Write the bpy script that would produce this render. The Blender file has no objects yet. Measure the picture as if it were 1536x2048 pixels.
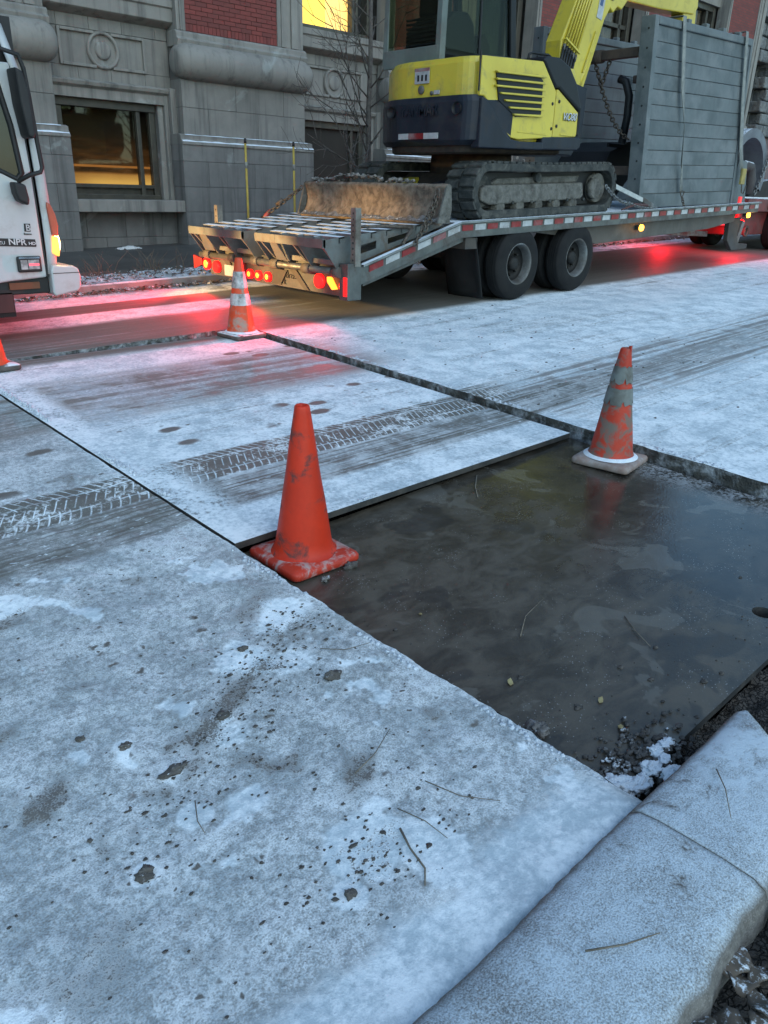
import bpy, bmesh, math, random
from mathutils import Vector, Matrix, noise as mnoise
random.seed(11)
scene = bpy.context.scene
COL = scene.collection
R = math.radians

# ------------------------------------------------------------------ camera
F_PX, HEAD, PITCH, ROLL = 1540.0, R(46.2), math.atan((1024 - 377) / 1540.0), R(1.7)
Fh = Vector((math.cos(HEAD), math.sin(HEAD), 0)); R0 = Vector((math.sin(HEAD), -math.cos(HEAD), 0)); ZV = Vector((0, 0, 1))
FW = math.cos(PITCH) * Fh - math.sin(PITCH) * ZV
U0 = math.sin(PITCH) * Fh + math.cos(PITCH) * ZV
RI = math.cos(ROLL) * R0 + math.sin(ROLL) * U0
UI = -math.sin(ROLL) * R0 + math.cos(ROLL) * U0
cam_data = bpy.data.cameras.new('camera'); cam = bpy.data.objects.new('camera', cam_data); COL.objects.link(cam)
mw = Matrix((RI, UI, -FW)).transposed().to_4x4(); mw.translation = Vector((0, 0, 1.52)); cam.matrix_world = mw
cam_data.sensor_fit = 'VERTICAL'; cam_data.sensor_height = 36.0; cam_data.lens = F_PX / 2048 * 36
cam_data.clip_start = 0.05; cam_data.clip_end = 1000
scene.camera = cam

# ------------------------------------------------------------------ world, sun, exposure
SUN_EL, SUN_AZ = R(38), R(-105)          # azimuth measured from +X counter-clockwise
w = bpy.data.worlds.new('World'); scene.world = w; w.use_nodes = True
wn = w.node_tree; bgn = wn.nodes['Background']
sky = wn.nodes.new('ShaderNodeTexSky'); sky.sky_type = 'NISHITA'; sky.sun_disc = False
sky.sun_elevation = SUN_EL; sky.sun_rotation = math.pi / 2 - SUN_AZ
sky.dust_density = .6; sky.ozone_density = .6; sky.air_density = 1.2
tint = wn.nodes.new('ShaderNodeMix'); tint.data_type = 'RGBA'; tint.blend_type = 'MULTIPLY'; tint.inputs[0].default_value = 1.0; tint.inputs[7].default_value = (.80, 1.0, 1.04, 1)   # cool, heavy winter overcast
wn.links.new(sky.outputs[0], tint.inputs[6]); wn.links.new(tint.outputs[2], bgn.inputs[0]); bgn.inputs[1].default_value = 0.15
sd = bpy.data.lights.new('sun', 'SUN'); sd.energy = 0.6; sd.angle = R(70); sd.color = (.94, 1, .99)
so = bpy.data.objects.new('sun', sd); COL.objects.link(so)
sdir = Vector((math.cos(SUN_EL) * math.cos(SUN_AZ), math.cos(SUN_EL) * math.sin(SUN_AZ), math.sin(SUN_EL)))
so.rotation_euler = sdir.to_track_quat('Z', 'Y').to_euler(); so.location = (0, -5, 30)
vs = scene.view_settings; vs.view_transform = 'Standard'; vs.look = 'None'; vs.gamma = 1; vs.use_curve_mapping = False
vs.exposure = 0.52
scene.cycles.max_bounces = 6; scene.cycles.diffuse_bounces = 3; scene.cycles.glossy_bounces = 3; scene.cycles.transparent_max_bounces = 6; scene.cycles.transmission_bounces = 4; scene.cycles.caustics_reflective = False; scene.cycles.caustics_refractive = False

# ------------------------------------------------------------------ helpers
def gz(x, y): return 0.03 * min(max(y - 1.55, 0), 6.8) + .025 * min(max(x - 1.6, -12), 60)
def n3(x, y, z=0.0, s=1.0): return mnoise.noise(Vector((x * s, y * s, z * s)))

class MB:
    def __init__(s): s.v = []; s.f = []; s.sm = []
    def raw(s, vs_, fs, smooth=False):
        o = len(s.v); s.v += [Vector(p) for p in vs_]
        for f in fs: s.f.append([i + o for i in f]); s.sm.append(smooth)
        return s
    def box(s, a, b, rot=None, piv=None):
        x0, y0, z0 = a; x1, y1, z1 = b
        p = [Vector(q) for q in ((x0,y0,z0),(x1,y0,z0),(x1,y1,z0),(x0,y1,z0),(x0,y0,z1),(x1,y0,z1),(x1,y1,z1),(x0,y1,z1))]
        if rot is not None:
            c = Vector(piv) if piv is not None else (Vector(a) + Vector(b)) / 2
            p = [rot @ (q - c) + c for q in p]
        return s.raw(p, [(0,3,2,1),(4,5,6,7),(0,1,5,4),(1,2,6,5),(2,3,7,6),(3,0,4,7)])
    def bar(s, p0, p1, w_, h_, up=(0,0,1)):
        """rectangular bar from p0 to p1, w_ across, h_ along 'up'"""
        p0, p1 = Vector(p0), Vector(p1); d = (p1 - p0).normalized(); upv = Vector(up)
        sx = d.cross(upv)
        if sx.length < 1e-4: sx = d.cross(Vector((1,0,0)))
        sx.normalize(); uz = sx.cross(d).normalized()
        q = []
        for p in (p0, p1):
            for a, b in ((-1,-1),(1,-1),(1,1),(-1,1)): q.append(p + sx * (a * w_ / 2) + uz * (b * h_ / 2))
        return s.raw(q, [(0,1,2,3),(7,6,5,4),(0,4,5,1),(1,5,6,2),(2,6,7,3),(3,7,4,0)])
    def prism(s, poly, axis, a, b, fn=None):
        """poly: list of 2D points in the other two axes (x,z for 'y'; y,z for 'x'; x,y for 'z')"""
        n = len(poly); q = []
        for t in (a, b):
            for (u, v_) in poly:
                q.append({'y': (u, t, v_), 'x': (t, u, v_), 'z': (u, v_, t)}[axis])
        if fn: q = [fn(Vector(p)) for p in q]
        fs = [list(range(n)), list(range(2*n-1, n-1, -1))]
        for i in range(n): j = (i+1) % n; fs.append([i, i+n, j+n, j])
        return s.raw(q, fs)
    def cyl(s, p0, p1, r0, r1=None, n=12, caps=True, smooth=True):
        r1 = r0 if r1 is None else r1
        p0, p1 = Vector(p0), Vector(p1); d = (p1 - p0).normalized()
        a = d.orthogonal().normalized(); b = d.cross(a)
        q = []
        for p, r in ((p0, r0), (p1, r1)):
            for i in range(n):
                t = 2*math.pi*i/n; q.append(p + (a*math.cos(t) + b*math.sin(t)) * r)
        s.raw(q, [[i, (i+1) % n, (i+1) % n + n, i + n] for i in range(n)], smooth)
        if caps: s.raw(q, [list(range(n-1, -1, -1)), list(range(n, 2*n))])
        return s
    def tube(s, pts, r, n=8, caps=True):
        pts = [Vector(p) for p in pts]; rs = r if isinstance(r, (list, tuple)) else [r]*len(pts)
        q = []; prev = None
        for i, p in enumerate(pts):
            d = (pts[min(i+1, len(pts)-1)] - pts[max(i-1, 0)]).normalized()
            if prev is None: a = d.orthogonal().normalized()
            else:
                a = prev - d * prev.dot(d)
                a = a.normalized() if a.length > 1e-5 else d.orthogonal().normalized()
            prev = a; b = d.cross(a)
            for k in range(n):
                t = 2*math.pi*k/n; q.append(p + (a*math.cos(t) + b*math.sin(t)) * rs[i])
        fs = []
        for i in range(len(pts)-1):
            for k in range(n): fs.append([i*n+k, i*n+(k+1) % n, (i+1)*n+(k+1) % n, (i+1)*n+k])
        s.raw(q, fs, True)
        if caps: s.raw(q[:n] + q[-n:], [list(range(n-1, -1, -1)), list(range(n, 2*n))])
        return s
    def lathe(s, prof, c, axis='z', n=24, smooth=True, closed=False):
        """prof: (radius, height along axis)"""
        c = Vector(c); q = []
        for (r, h) in prof:
            for k in range(n):
                t = 2*math.pi*k/n; u, v_ = r*math.cos(t), r*math.sin(t)
                q.append(c + Vector({'z': (u, v_, h), 'y': (u, h, v_), 'x': (h, u, v_)}[axis]))
        fs = []; m = len(prof)
        for i in range(m if closed else m-1):
            j = (i+1) % m
            for k in range(n): fs.append([i*n+k, i*n+(k+1) % n, j*n+(k+1) % n, j*n+k])
        return s.raw(q, fs, smooth)
    def disc(s, c, r, nrm, n=16):
        c = Vector(c); d = Vector(nrm).normalized(); a = d.orthogonal().normalized(); b = d.cross(a)
        return s.raw([c + (a*math.cos(2*math.pi*i/n) + b*math.sin(2*math.pi*i/n))*r for i in range(n)], [list(range(n))])
    def grid(s, fn, nu, nv, smooth=True):
        q = [fn(i/(nu-1), j/(nv-1)) for j in range(nv) for i in range(nu)]
        return s.raw(q, [[j*nu+i, j*nu+i+1, (j+1)*nu+i+1, (j+1)*nu+i] for j in range(nv-1) for i in range(nu-1)], smooth)
    def shell(s, pts, z0, z1, inset0=0.0, inset1=0.0, tilt=0.0, smooth=False):
        """closed vertical shell over plan outline pts, insets at bottom/top rings"""
        n = len(pts); c = sum((Vector((p[0], p[1], 0)) for p in pts), Vector()) / n
        def ring(z, ins):
            out = []
            for p in pts:
                v_ = Vector((p[0], p[1], 0)) - c; L = v_.length; v_ = c + v_ * ((L - ins) / L)
                out.append(Vector((v_.x, v_.y, z + tilt * (p[0] - c.x))))
            return out
        h = z1 - z0
        rings = [ring(z0, inset0), ring(z0 + min(.05, h*.2), inset0*.2), ring(z1 - min(.06, h*.2), inset1*.2), ring(z1, inset1)]
        q = [p for r_ in rings for p in r_]; fs = []
        for i in range(3):
            for k in range(n): fs.append([i*n+k, i*n+(k+1) % n, (i+1)*n+(k+1) % n, (i+1)*n+k])
        s.raw(q, fs, smooth); s.raw(rings[0], [list(range(n-1, -1, -1))]); s.raw(rings[3], [list(range(n))])
        return s
    def torus(s, c, ra, rb, r, ax, bx, n=10, m=5):
        """oval chain link: long half-axis ra along ax, rb along bx"""
        c, ax, bx = Vector(c), Vector(ax).normalized(), Vector(bx).normalized(); nz = ax.cross(bx); q = []
        for i in range(n):
            t = 2*math.pi*i/n; ctr = c + ax*ra*math.cos(t) + bx*rb*math.sin(t); rad = (ax*math.cos(t) + bx*math.sin(t)).normalized()
            for k in range(m):
                u = 2*math.pi*k/m; q.append(ctr + rad*r*math.cos(u) + nz*r*math.sin(u))
        return s.raw(q, [[i*m+k, ((i+1) % n)*m+k, ((i+1) % n)*m+(k+1) % m, i*m+(k+1) % m] for i in range(n) for k in range(m)], True)
    def build(s, name, mat, parent=None, bev=0, seg=2, mats=None):
        me = bpy.data.meshes.new(name)
        org = WLOC.get(parent.name, Vector()) if parent is not None else Vector()
        me.from_pydata([tuple(p - org) for p in s.v], [], s.f)
        for p, sm in zip(me.polygons, s.sm): p.use_smooth = sm
        bm_ = bmesh.new(); bm_.from_mesh(me); bmesh.ops.remove_doubles(bm_, verts=bm_.verts, dist=1e-5)
        bmesh.ops.recalc_face_normals(bm_, faces=bm_.faces); bm_.to_mesh(me); bm_.free()
        me.materials.append(mat)
        o = bpy.data.objects.new(name, me); COL.objects.link(o)
        if parent is not None: o.parent = parent
        WLOC[o.name] = org.copy()
        if bev:
            b = o.modifiers.new('bevel', 'BEVEL'); b.width = bev; b.segments = seg; b.limit_method = 'ANGLE'; b.angle_limit = R(35)
        return o
WLOC = {}
def tag(o, label=None, cat=None, group=None, kind=None):
    if label: o['label'] = label
    if cat: o['category'] = cat
    if group: o['group'] = group
    if kind: o['kind'] = kind
    return o
def thing(name, loc, label, cat, group=None, kind=None):
    o = bpy.data.objects.new(name, None); COL.objects.link(o); o.location = loc; o.empty_display_size = .2
    WLOC[o.name] = Vector(loc); return tag(o, label, cat, group, kind)
def copy_tree(o, parent=None, loc=None):
    c = o.copy(); COL.objects.link(c); c.parent = parent
    if loc is not None: c.location = loc
    for ch in list(o.children): copy_tree(ch, c)
    return c
def text(body, size, origin, right, up, mat, parent, name='lettering', depth=.002, shear=0, width=1.0, align='LEFT', bold=0.0):
    cu = bpy.data.curves.new(name, 'FONT'); cu.body = body; cu.size = size; cu.extrude = depth; cu.shear = shear; cu.align_x = align; cu.offset = bold
    to = bpy.data.objects.new('tmp', cu); COL.objects.link(to)
    dg = bpy.context.evaluated_depsgraph_get(); me = bpy.data.meshes.new_from_object(to.evaluated_get(dg))
    bpy.data.objects.remove(to); r_ = Vector(right).normalized(); u_ = Vector(up).normalized(); n_ = r_.cross(u_)
    org = Vector(origin) - (WLOC.get(parent.name, Vector()) if parent is not None else Vector())
    for v_ in me.vertices: v_.co = org + r_*v_.co.x*width + u_*v_.co.y + n_*v_.co.z
    me.materials.clear(); me.materials.append(mat); me.name = name
    o = bpy.data.objects.new(name, me); COL.objects.link(o); o.parent = parent
    return o
def round_poly(poly, rads, seg=6):
    out = []; n = len(poly)
    for i in range(n):
        p = Vector((poly[i][0], poly[i][1])); a = Vector(poly[i-1][:2]); b = Vector(poly[(i+1) % n][:2]); r = rads[i]
        if r <= 0: out.append((p.x, p.y)); continue
        da = (a - p).normalized(); db = (b - p).normalized()
        p0 = p + da*r; p1 = p + db*r
        for k in range(seg+1):
            t = k/seg; q = p0*(1-t)**2 + p*2*t*(1-t) + p1*t*t; out.append((q.x, q.y))
    return out
def lamp(name, loc, col, energy, parent=None, radius=.05, kind='POINT', rot=None, spot=None):
    l = bpy.data.lights.new(name, kind); l.energy = energy; l.color = col; l.shadow_soft_size = radius
    if kind == 'SPOT': l.spot_size = spot or R(90); l.spot_blend = .8
    o = bpy.data.objects.new(name, l); COL.objects.link(o)
    o.location = Vector(loc) - (WLOC.get(parent.name, Vector()) if parent is not None else Vector()); o.parent = parent
    if rot is not None: o.rotation_euler = Vector(rot).to_track_quat('-Z', 'Y').to_euler()
    return o

def lump(mb, c, r, sx=1, sy=1, sz=.6, seed=0.0, n=10, m=7, amp=.35):
    c = Vector(c); q = []
    for j in range(m + 1):
        th = math.pi*j/m
        for i in range(n):
            ph = 2*math.pi*i/n; d = Vector((math.sin(th)*math.cos(ph), math.sin(th)*math.sin(ph), math.cos(th))); k = 1 + amp*mnoise.noise(d*1.7 + Vector((seed, seed*.7, 3))) + amp*.5*mnoise.noise(d*4.1 + Vector((seed, 1, seed))) + amp*.3*mnoise.noise(d*9.3 + Vector((1, seed, 2)))
            q.append(c + Vector((d.x*sx, d.y*sy, d.z*sz))*r*k)
    mb.raw(q, [[j*n+i, j*n+(i+1) % n, (j+1)*n+(i+1) % n, (j+1)*n+i] for j in range(m) for i in range(n)], True)

# ------------------------------------------------------------------ materials
class NB:
    def __init__(s, name):
        s.mat = bpy.data.materials.new(name); s.mat.use_nodes = True; s.nt = s.mat.node_tree
        s.bsdf = s.nt.nodes['Principled BSDF']; s._pos = None
    def node(s, t, **kw):
        nd = s.nt.nodes.new(t)
        for k, v_ in kw.items(): setattr(nd, k, v_)
        return nd
    def put(s, inp, v_):
        if hasattr(v_, 'is_linked') or isinstance(v_, bpy.types.NodeSocket): s.nt.links.new(v_, inp)
        else:
            if isinstance(v_, (tuple, list)) and len(v_) == 3 and inp.type == 'RGBA': v_ = (*v_, 1)
            inp.default_value = v_
    def math(s, op, a, b=None, c=None, clamp=False):
        nd = s.node('ShaderNodeMath', operation=op, use_clamp=clamp); s.put(nd.inputs[0], a)
        if b is not None: s.put(nd.inputs[1], b)
        if c is not None: s.put(nd.inputs[2], c)
        return nd.outputs[0]
    def pos(s):
        if s._pos is None:
            tc = s.node('ShaderNodeTexCoord'); oi = s.node('ShaderNodeObjectInfo')
            m = s.node('ShaderNodeVectorMath', operation='SCALE'); s.put(m.inputs[0], (37.1, 17.3, 71.7)); s.put(m.inputs['Scale'], oi.outputs['Random'])
            a = s.node('ShaderNodeVectorMath', operation='ADD'); s.put(a.inputs[0], tc.outputs['Object']); s.put(a.inputs[1], m.outputs[0])
            s._pos = a.outputs[0]
        return s._pos
    def wpos(s): return s.node('ShaderNodeNewGeometry').outputs['Position']
    def scl(s, v_, sx, sy, sz):
        m = s.node('ShaderNodeVectorMath', operation='MULTIPLY'); s.put(m.inputs[0], v_); s.put(m.inputs[1], (sx, sy, sz)); return m.outputs[0]
    def xyz(s, v_):
        nd = s.node('ShaderNodeSeparateXYZ'); s.put(nd.inputs[0], v_); return nd.outputs
    def noise(s, v_, scale, detail=4, rough=.55, dist=0.0):
        nd = s.node('ShaderNodeTexNoise'); s.put(nd.inputs['Vector'], v_); s.put(nd.inputs['Scale'], scale); s.put(nd.inputs['Detail'], detail)
        s.put(nd.inputs['Roughness'], rough); s.put(nd.inputs['Distortion'], dist); return nd.outputs[0]
    def vor(s, v_, scale, feature='F1', rand=1.0, out=0):
        nd = s.node('ShaderNodeTexVoronoi', feature=feature); s.put(nd.inputs['Vector'], v_); s.put(nd.inputs['Scale'], scale); s.put(nd.inputs['Randomness'], rand)
        return nd.outputs[out]
    def mr(s, v_, a, b, c=0.0, d=1.0, lin=False):
        nd = s.node('ShaderNodeMapRange', interpolation_type='LINEAR' if lin else 'SMOOTHSTEP'); s.put(nd.inputs[0], v_)
        for i, q in enumerate((a, b, c, d)): s.put(nd.inputs[i+1], q)
        return nd.outputs[0]
    def mix(s, f, a, b):
        nd = s.node('ShaderNodeMix', data_type='RGBA'); s.put(nd.inputs[0], f); s.put(nd.inputs[6], a); s.put(nd.inputs[7], b); return nd.outputs[2]
    def fmix(s, f, a, b):
        nd = s.node('ShaderNodeMix', data_type='FLOAT'); s.put(nd.inputs[0], f); s.put(nd.inputs[2], a); s.put(nd.inputs[3], b); return nd.outputs[0]
    def bump(s, h, strength=.5, dist=.01):
        nd = s.node('ShaderNodeBump'); s.put(nd.inputs['Height'], h); s.put(nd.inputs['Strength'], strength); s.put(nd.inputs['Distance'], dist); return nd.outputs[0]
    def set(s, **kw):
        for k, v_ in kw.items(): s.put(s.bsdf.inputs[k.replace('_', ' ')], v_)
        return s.mat

SNOW = (.74, .80, .85)
def mat(name, a, b=None, scale=3.0, rough=.6, metal=0.0, bump=.2, bscale=40, bdist=.004, dirt=None, damt=.5, dscale=2.5, snow=0.0, streak=False, rvar=.1, spec=None, coat=0.0, sharp=False, sscale=6):
    b = b or tuple(c * .75 for c in a)
    n = NB(name); p = n.pos()
    v1 = n.noise(p, scale, 5, .6); col = n.mix(n.mr(v1, .35, .65), a, b)
    fine = n.noise(p, bscale, 3, .6)
    rg = n.math('ADD', n.math('MULTIPLY', n.math('SUBTRACT', v1, .5), rvar * 2), rough)
    if streak:
        st = n.noise(n.scl(p, 9, 9, .5), 1.2, 4, .6); col = n.mix(n.mr(st, .5, .75, 0, .55), col, tuple(c * .45 for c in a))
    if dirt:
        dn = n.noise(p, dscale, 7, .65, .4); dm = n.mr(dn, .62 - damt * .35, .72 - damt * .3) if sharp else n.mr(dn, .52 - damt * .35, .86 - damt * .3)
        dm = n.math('MULTIPLY', dm, n.mr(fine, .2, .6, .6, 1))
        col = n.mix(dm, col, dirt); rg = n.fmix(dm, rg, .9)
    h = n.math('ADD', fine, n.math('MULTIPLY', v1, .5))
    if snow > 0:
        nz = n.xyz(n.node('ShaderNodeNewGeometry').outputs['Normal'])[2]
        sn = n.noise(p, sscale, 6, .7); m = n.math('MULTIPLY', n.mr(nz, .55, .9), n.mr(sn, .75 - snow * .6, .9 - snow * .6))
        col = n.mix(m, col, SNOW); rg = n.fmix(m, rg, .9)
        n.set(Metallic=n.math('MULTIPLY', n.math('SUBTRACT', 1.0, m), metal))
    else: n.set(Metallic=metal)
    n.set(Base_Color=col, Roughness=rg, Normal=n.bump(h, bump, bdist))
    if spec is not None: n.set(Specular_IOR_Level=spec)
    if coat: n.set(Coat_Weight=coat, Coat_Roughness=.15)
    return n.mat
def emis(name, col, strength, base=None):
    n = NB(name); n.set(Base_Color=base or col, Emission_Color=col, Emission_Strength=strength, Roughness=.3); return n.mat
# ================================================================== GROUND
TX0, TX1, TY0, TY1 = 1.66, 4.33, .66, 6.58      # street cut (trench) in the road
def band(n, v_, a, b, s_): return n.math('MULTIPLY', n.mr(v_, a - s_, a + s_), n.math('SUBTRACT', 1.0, n.mr(v_, b - s_, b + s_)))
def snow_ground(name, zone):
    n = NB(name); P = n.wpos(); o = n.xyz(P); x, y = o[0], o[1]
    large = n.noise(P, .8, 3); med = n.noise(P, 4.5, 5, .68, .3); fine = n.noise(P, 42, 3, .7); grain = n.noise(P, 190, 1, .6)
    streak = n.noise(n.scl(P, .35, 13, 1), 1, 3, .6); streakf = n.noise(n.scl(P, 1.0, 46, 1), 1, 2, .6)
    wob = n.math('MULTIPLY', n.math('SUBTRACT', n.noise(P, 1.1, 2), .5), .10)
    yw = n.math('ADD', y, wob)
    def mad(a, k): return n.math('MULTIPLY', n.math('SUBTRACT', a, .5), k)
    def add(*a):
        r_ = a[0]
        for q in a[1:]: r_ = n.math('ADD', r_, q)
        return r_
    # thin grainy frost on the near slab, thicker snow elsewhere
    if zone == 'plate': nearf = n.math('MULTIPLY', x, 0.0)
    else: nearf = n.math('SUBTRACT', 1.0, n.mr(x, 1.6, 1.75))
    yfade = n.mr(y, 4.6, 6.2); nearf = n.math('MULTIPLY', nearf, n.math('SUBTRACT', 1.0, n.math('MULTIPLY', yfade, .6)))
    c_near = add(.52, mad(large, .40), mad(med, .38), mad(fine, .60), mad(grain, 1.0))
    c_far = add(.80, mad(large, .55), mad(med, .45), mad(fine, .50), mad(grain, .5), mad(streak, 1.15), mad(streakf, .45))
    m = n.fmix(nearf, n.mr(c_far, .18, .80), n.mr(c_near, .02, 1.0, .12, .92))
    # pits and gravel melted through
    Pn = n.node('ShaderNodeTexNoise'); n.put(Pn.inputs['Vector'], P); n.put(Pn.inputs['Scale'], 30.0); n.put(Pn.inputs['Detail'], 2.0)
    Pa = n.node('ShaderNodeVectorMath', operation='ADD'); n.put(Pa.inputs[0], P); n.put(Pa.inputs[1], n.scl(Pn.outputs['Color'], .05, .05, .0)); PD = Pa.outputs[0]
    cl = n.mr(n.noise(P, 2.3, 3, .6), .48, .62)
    pit = n.math('MULTIPLY', n.math('SUBTRACT', 1.0, n.mr(n.vor(PD, 21), .08, .24)), cl)
    pit2 = n.math('MULTIPLY', n.math('SUBTRACT', n.math('SUBTRACT', 1.0, n.mr(x, 4.3, 4.4, 0, .6)), n.mr(n.vor(n.scl(PD, 1, 1.5, 1), 7), .06, .17)), n.mr(n.noise(P, 1.4, 2), .5, .58))
    halo = n.math('MULTIPLY', n.math('SUBTRACT', 1.0, n.mr(n.vor(PD, 21), .15, .6)), cl)
    m = n.math('MAXIMUM', m, n.math('MULTIPLY', halo, .8))
    at = None
    if zone == 'road':                                # snow caught round clods and gravel, stored on the mesh
        at = n.node('ShaderNodeAttribute', attribute_name='cover_add'); ar = n.node('ShaderNodeAttribute', attribute_name='cover_remove')
        m = n.math('MAXIMUM', m, n.mr(n.math('ADD', at.outputs['Fac'], mad(fine, .5)), .15, .75, 0, .97))
    rem = n.math('MAXIMUM', n.math('MULTIPLY', pit, nearf), n.math('MULTIPLY', pit2, .9))
    if zone == 'road': rem = n.math('MAXIMUM', rem, n.mr(add(ar.outputs['Fac'], mad(fine, 2.0), mad(grain, 1.5)), .28, .95, 0, .88))
    # wheel lanes
    l1 = n.math('MULTIPLY', band(n, yw, 3.02, 3.40, .05), n.mr(n.math('ADD', streakf, mad(med, .8)), .3, .65, .95, .45))
    farx = n.math('SUBTRACT', 1.0, n.mr(x, 4.5, 9.5, 0, .45))
    rem = n.math('MAXIMUM', rem, n.math('MULTIPLY', l1, farx))
    l1b = n.math('MULTIPLY', band(n, yw, 2.75, 3.80, .22), n.mr(add(mad(streakf, .35), streak, mad(med, .7)), .36, .66))
    rem = n.math('MAXIMUM', rem, n.math('MULTIPLY', l1b, n.math('MULTIPLY', n.mr(x, 4.2, 4.6), .8)))
    l2 = n.math('MULTIPLY', band(n, yw, 4.65, 5.75, .2), n.mr(add(mad(streakf, .15), streak, mad(med, 1.0)), .22, .66, .15, .95))
    rem = n.math('MAXIMUM', rem, n.math('MULTIPLY', l2, n.math('SUBTRACT', .92, n.mr(x, 4.2, 4.8, 0, .72))))
    l3 = n.math('MULTIPLY', band(n, yw, 6.30, 7.55, .10), n.mr(streak, .2, .5, .55, 1)); rem = n.math('MAXIMUM', rem, n.math('MULTIPLY', l3, .93))
    l5 = n.math('MULTIPLY', n.math('MULTIPLY', band(n, yw, 6.15, 8.9, .12), n.mr(x, 4.9, 5.8)), n.mr(streak, .25, .45, .8, 1)); rem = n.math('MAXIMUM', rem, n.math('MULTIPLY', l5, .95))
    l4 = n.math('MULTIPLY', band(n, yw, 8.02, 8.52, .04), .93); rem = n.math('MAXIMUM', rem, l4)
    ov = n.vor(n.scl(P, 2.4, 4.2, 1), 1.0); foot = n.math('MULTIPLY', n.math('SUBTRACT', 1.0, n.mr(n.math('ADD', ov, mad(med, .22)), .17, .26)), band(n, y, 3.80, 5.9, .1))
    rem = n.math('MAXIMUM', rem, n.math('MULTIPLY', foot, n.math('MULTIPLY', n.math('SUBTRACT', .9, n.mr(x, 4.3, 4.4, 0, .8)), n.mr(n.noise(P, 1.7, 2), .42, .55))))
    S = n.math('MULTIPLY', m, n.math('SUBTRACT', 1.0, rem))
    # tread print: bare lane with thin white chevrons
    tb = n.math('MULTIPLY', band(n, yw, 3.40, 3.76, .012), n.math('SUBTRACT', 1.0, n.mr(x, 4.3, 4.9)))
    vv = n.math('MULTIPLY', n.math('SUBTRACT', yw, 3.58), 1 / .18); av = n.math('ABSOLUTE', vv)
    curve = n.math('MULTIPLY', n.math('POWER', av, 2.0), .055)
    xx = n.math('ADD', n.math('ADD', x, curve), n.math('MULTIPLY', wob, .15))
    fr = n.math('FRACT', n.math('MULTIPLY', xx, 1 / .050))
    ln = n.math('SUBTRACT', 1.0, n.mr(n.math('ABSOLUTE', n.math('SUBTRACT', fr, .5)), .05, .13))
    fr2 = n.math('FRACT', n.math('MULTIPLY', n.math('SUBTRACT', x, n.math('MULTIPLY', vv, .09)), 1 / .050))
    ln2 = n.math('MULTIPLY', n.math('SUBTRACT', 1.0, n.mr(n.math('ABSOLUTE', n.math('SUBTRACT', fr2, .5)), .04, .11)), n.math('SUBTRACT', 1.0, n.mr(av, .25, .4)))
    rim = n.math('MULTIPLY', .8, n.math('SUBTRACT', 1.0, n.mr(n.math('ABSOLUTE', n.math('SUBTRACT', av, .52)), .02, .05)))
    ln = n.math('MAXIMUM', n.math('MAXIMUM', n.math('MULTIPLY', ln, n.mr(av, .28, .4)), ln2), rim)
    ln = n.math('MULTIPLY', ln, n.mr(n.noise(P, 7, 4, .75), .34, .56, .25, 1.0))
    trd = n.math('MAXIMUM', ln, n.math('MULTIPLY', n.mr(n.math('ADD', med, mad(fine, .8)), .5, .72), .7))
    S = n.fmix(tb, S, trd)
    sp = n.math('MULTIPLY', band(n, yw, 3.0, 3.4, .02), n.mr(n.noise(n.scl(P, 18, 40, 1), 1, 3), .60, .68)); S = n.math('MAXIMUM', S, n.math('MULTIPLY', sp, .75))
    if zone == 'road':
        k = n.math('MULTIPLY', n.math('SUBTRACT', 1.0, n.mr(n.math('ADD', y, n.math('MULTIPLY', mad(med, .25), 1.0)), .78, .98)), n.math('SUBTRACT', 1.0, n.mr(x, 1.55, 1.75)))
        S = n.math('MAXIMUM', S, n.math('MULTIPLY', k, n.mr(fine, .15, .5, .75, 1)))
        kk = n.math('MULTIPLY', band(n, yw, 8.58, 9.3, .06), n.mr(n.math('ADD', med, mad(fine, .6)), .30, .5)); S = n.math('MAXIMUM', S, n.math('MULTIPLY', kk, .92))
        edge = n.math('MULTIPLY', n.math('SUBTRACT', 1.0, n.mr(n.math('ADD', x, mad(med, .22)), 1.40, 1.52)), .0); 
    if zone == 'plate':
        e = n.math('SUBTRACT', 1.0, n.mr(n.math('ADD', x, mad(med, .3)), 1.80, 2.05)); S = n.math('MAXIMUM', S, n.math('MULTIPLY', e, n.mr(n.math('ADD', fine, mad(med, .9)), .28, .48, .25, .97)))
        e2 = n.math('SUBTRACT', 1.0, n.mr(n.math('ADD', y, mad(med, .1)), 2.92, 2.98)); S = n.math('MAXIMUM', S, n.math('MULTIPLY', e2, n.mr(fine, .2, .5, .5, .85)))
    conc = n.mix(n.mr(med, .3, .7), (.20, .185, .165), (.135, .125, .115))
    mud = n.mix(n.mr(streak, .3, .7), (.15, .147, .13), (.20, .195, .175))
    bare = n.mix(n.math('MAXIMUM', n.mr(yw, 4.2, 4.8), n.math('MAXIMUM', l1, tb)), conc, mud)
    bare = n.mix(n.mr(grain, .35, .65, 0, .5), bare, (.07, .065, .06))
    sn = n.mix(n.mr(n.math('ADD', med, mad(fine, .7)), .3, .7), (.48, .56, .61), (.88, .93, .96))
    col = n.mix(n.mr(S, .06, .9, 0, 1, True), bare, sn)
    wet = n.math('MAXIMUM', n.math('MAXIMUM', l3, l5), n.math('MAXIMUM', n.math('MULTIPLY', l4, 1.0), l2))
    rg = n.fmix(S, n.fmix(wet, .66, .52), .92)
    h = add(n.math('MULTIPLY', fine, .7), n.math('MULTIPLY', grain, .35), n.math('MULTIPLY', med, .8))
    n.set(Base_Color=col, Roughness=rg, Normal=n.bump(h, .5, .008))
    return n.mat
M_ROAD = snow_ground('snowy_road', 'road'); M_PLATE = snow_ground('snowy_plate', 'plate')
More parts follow.
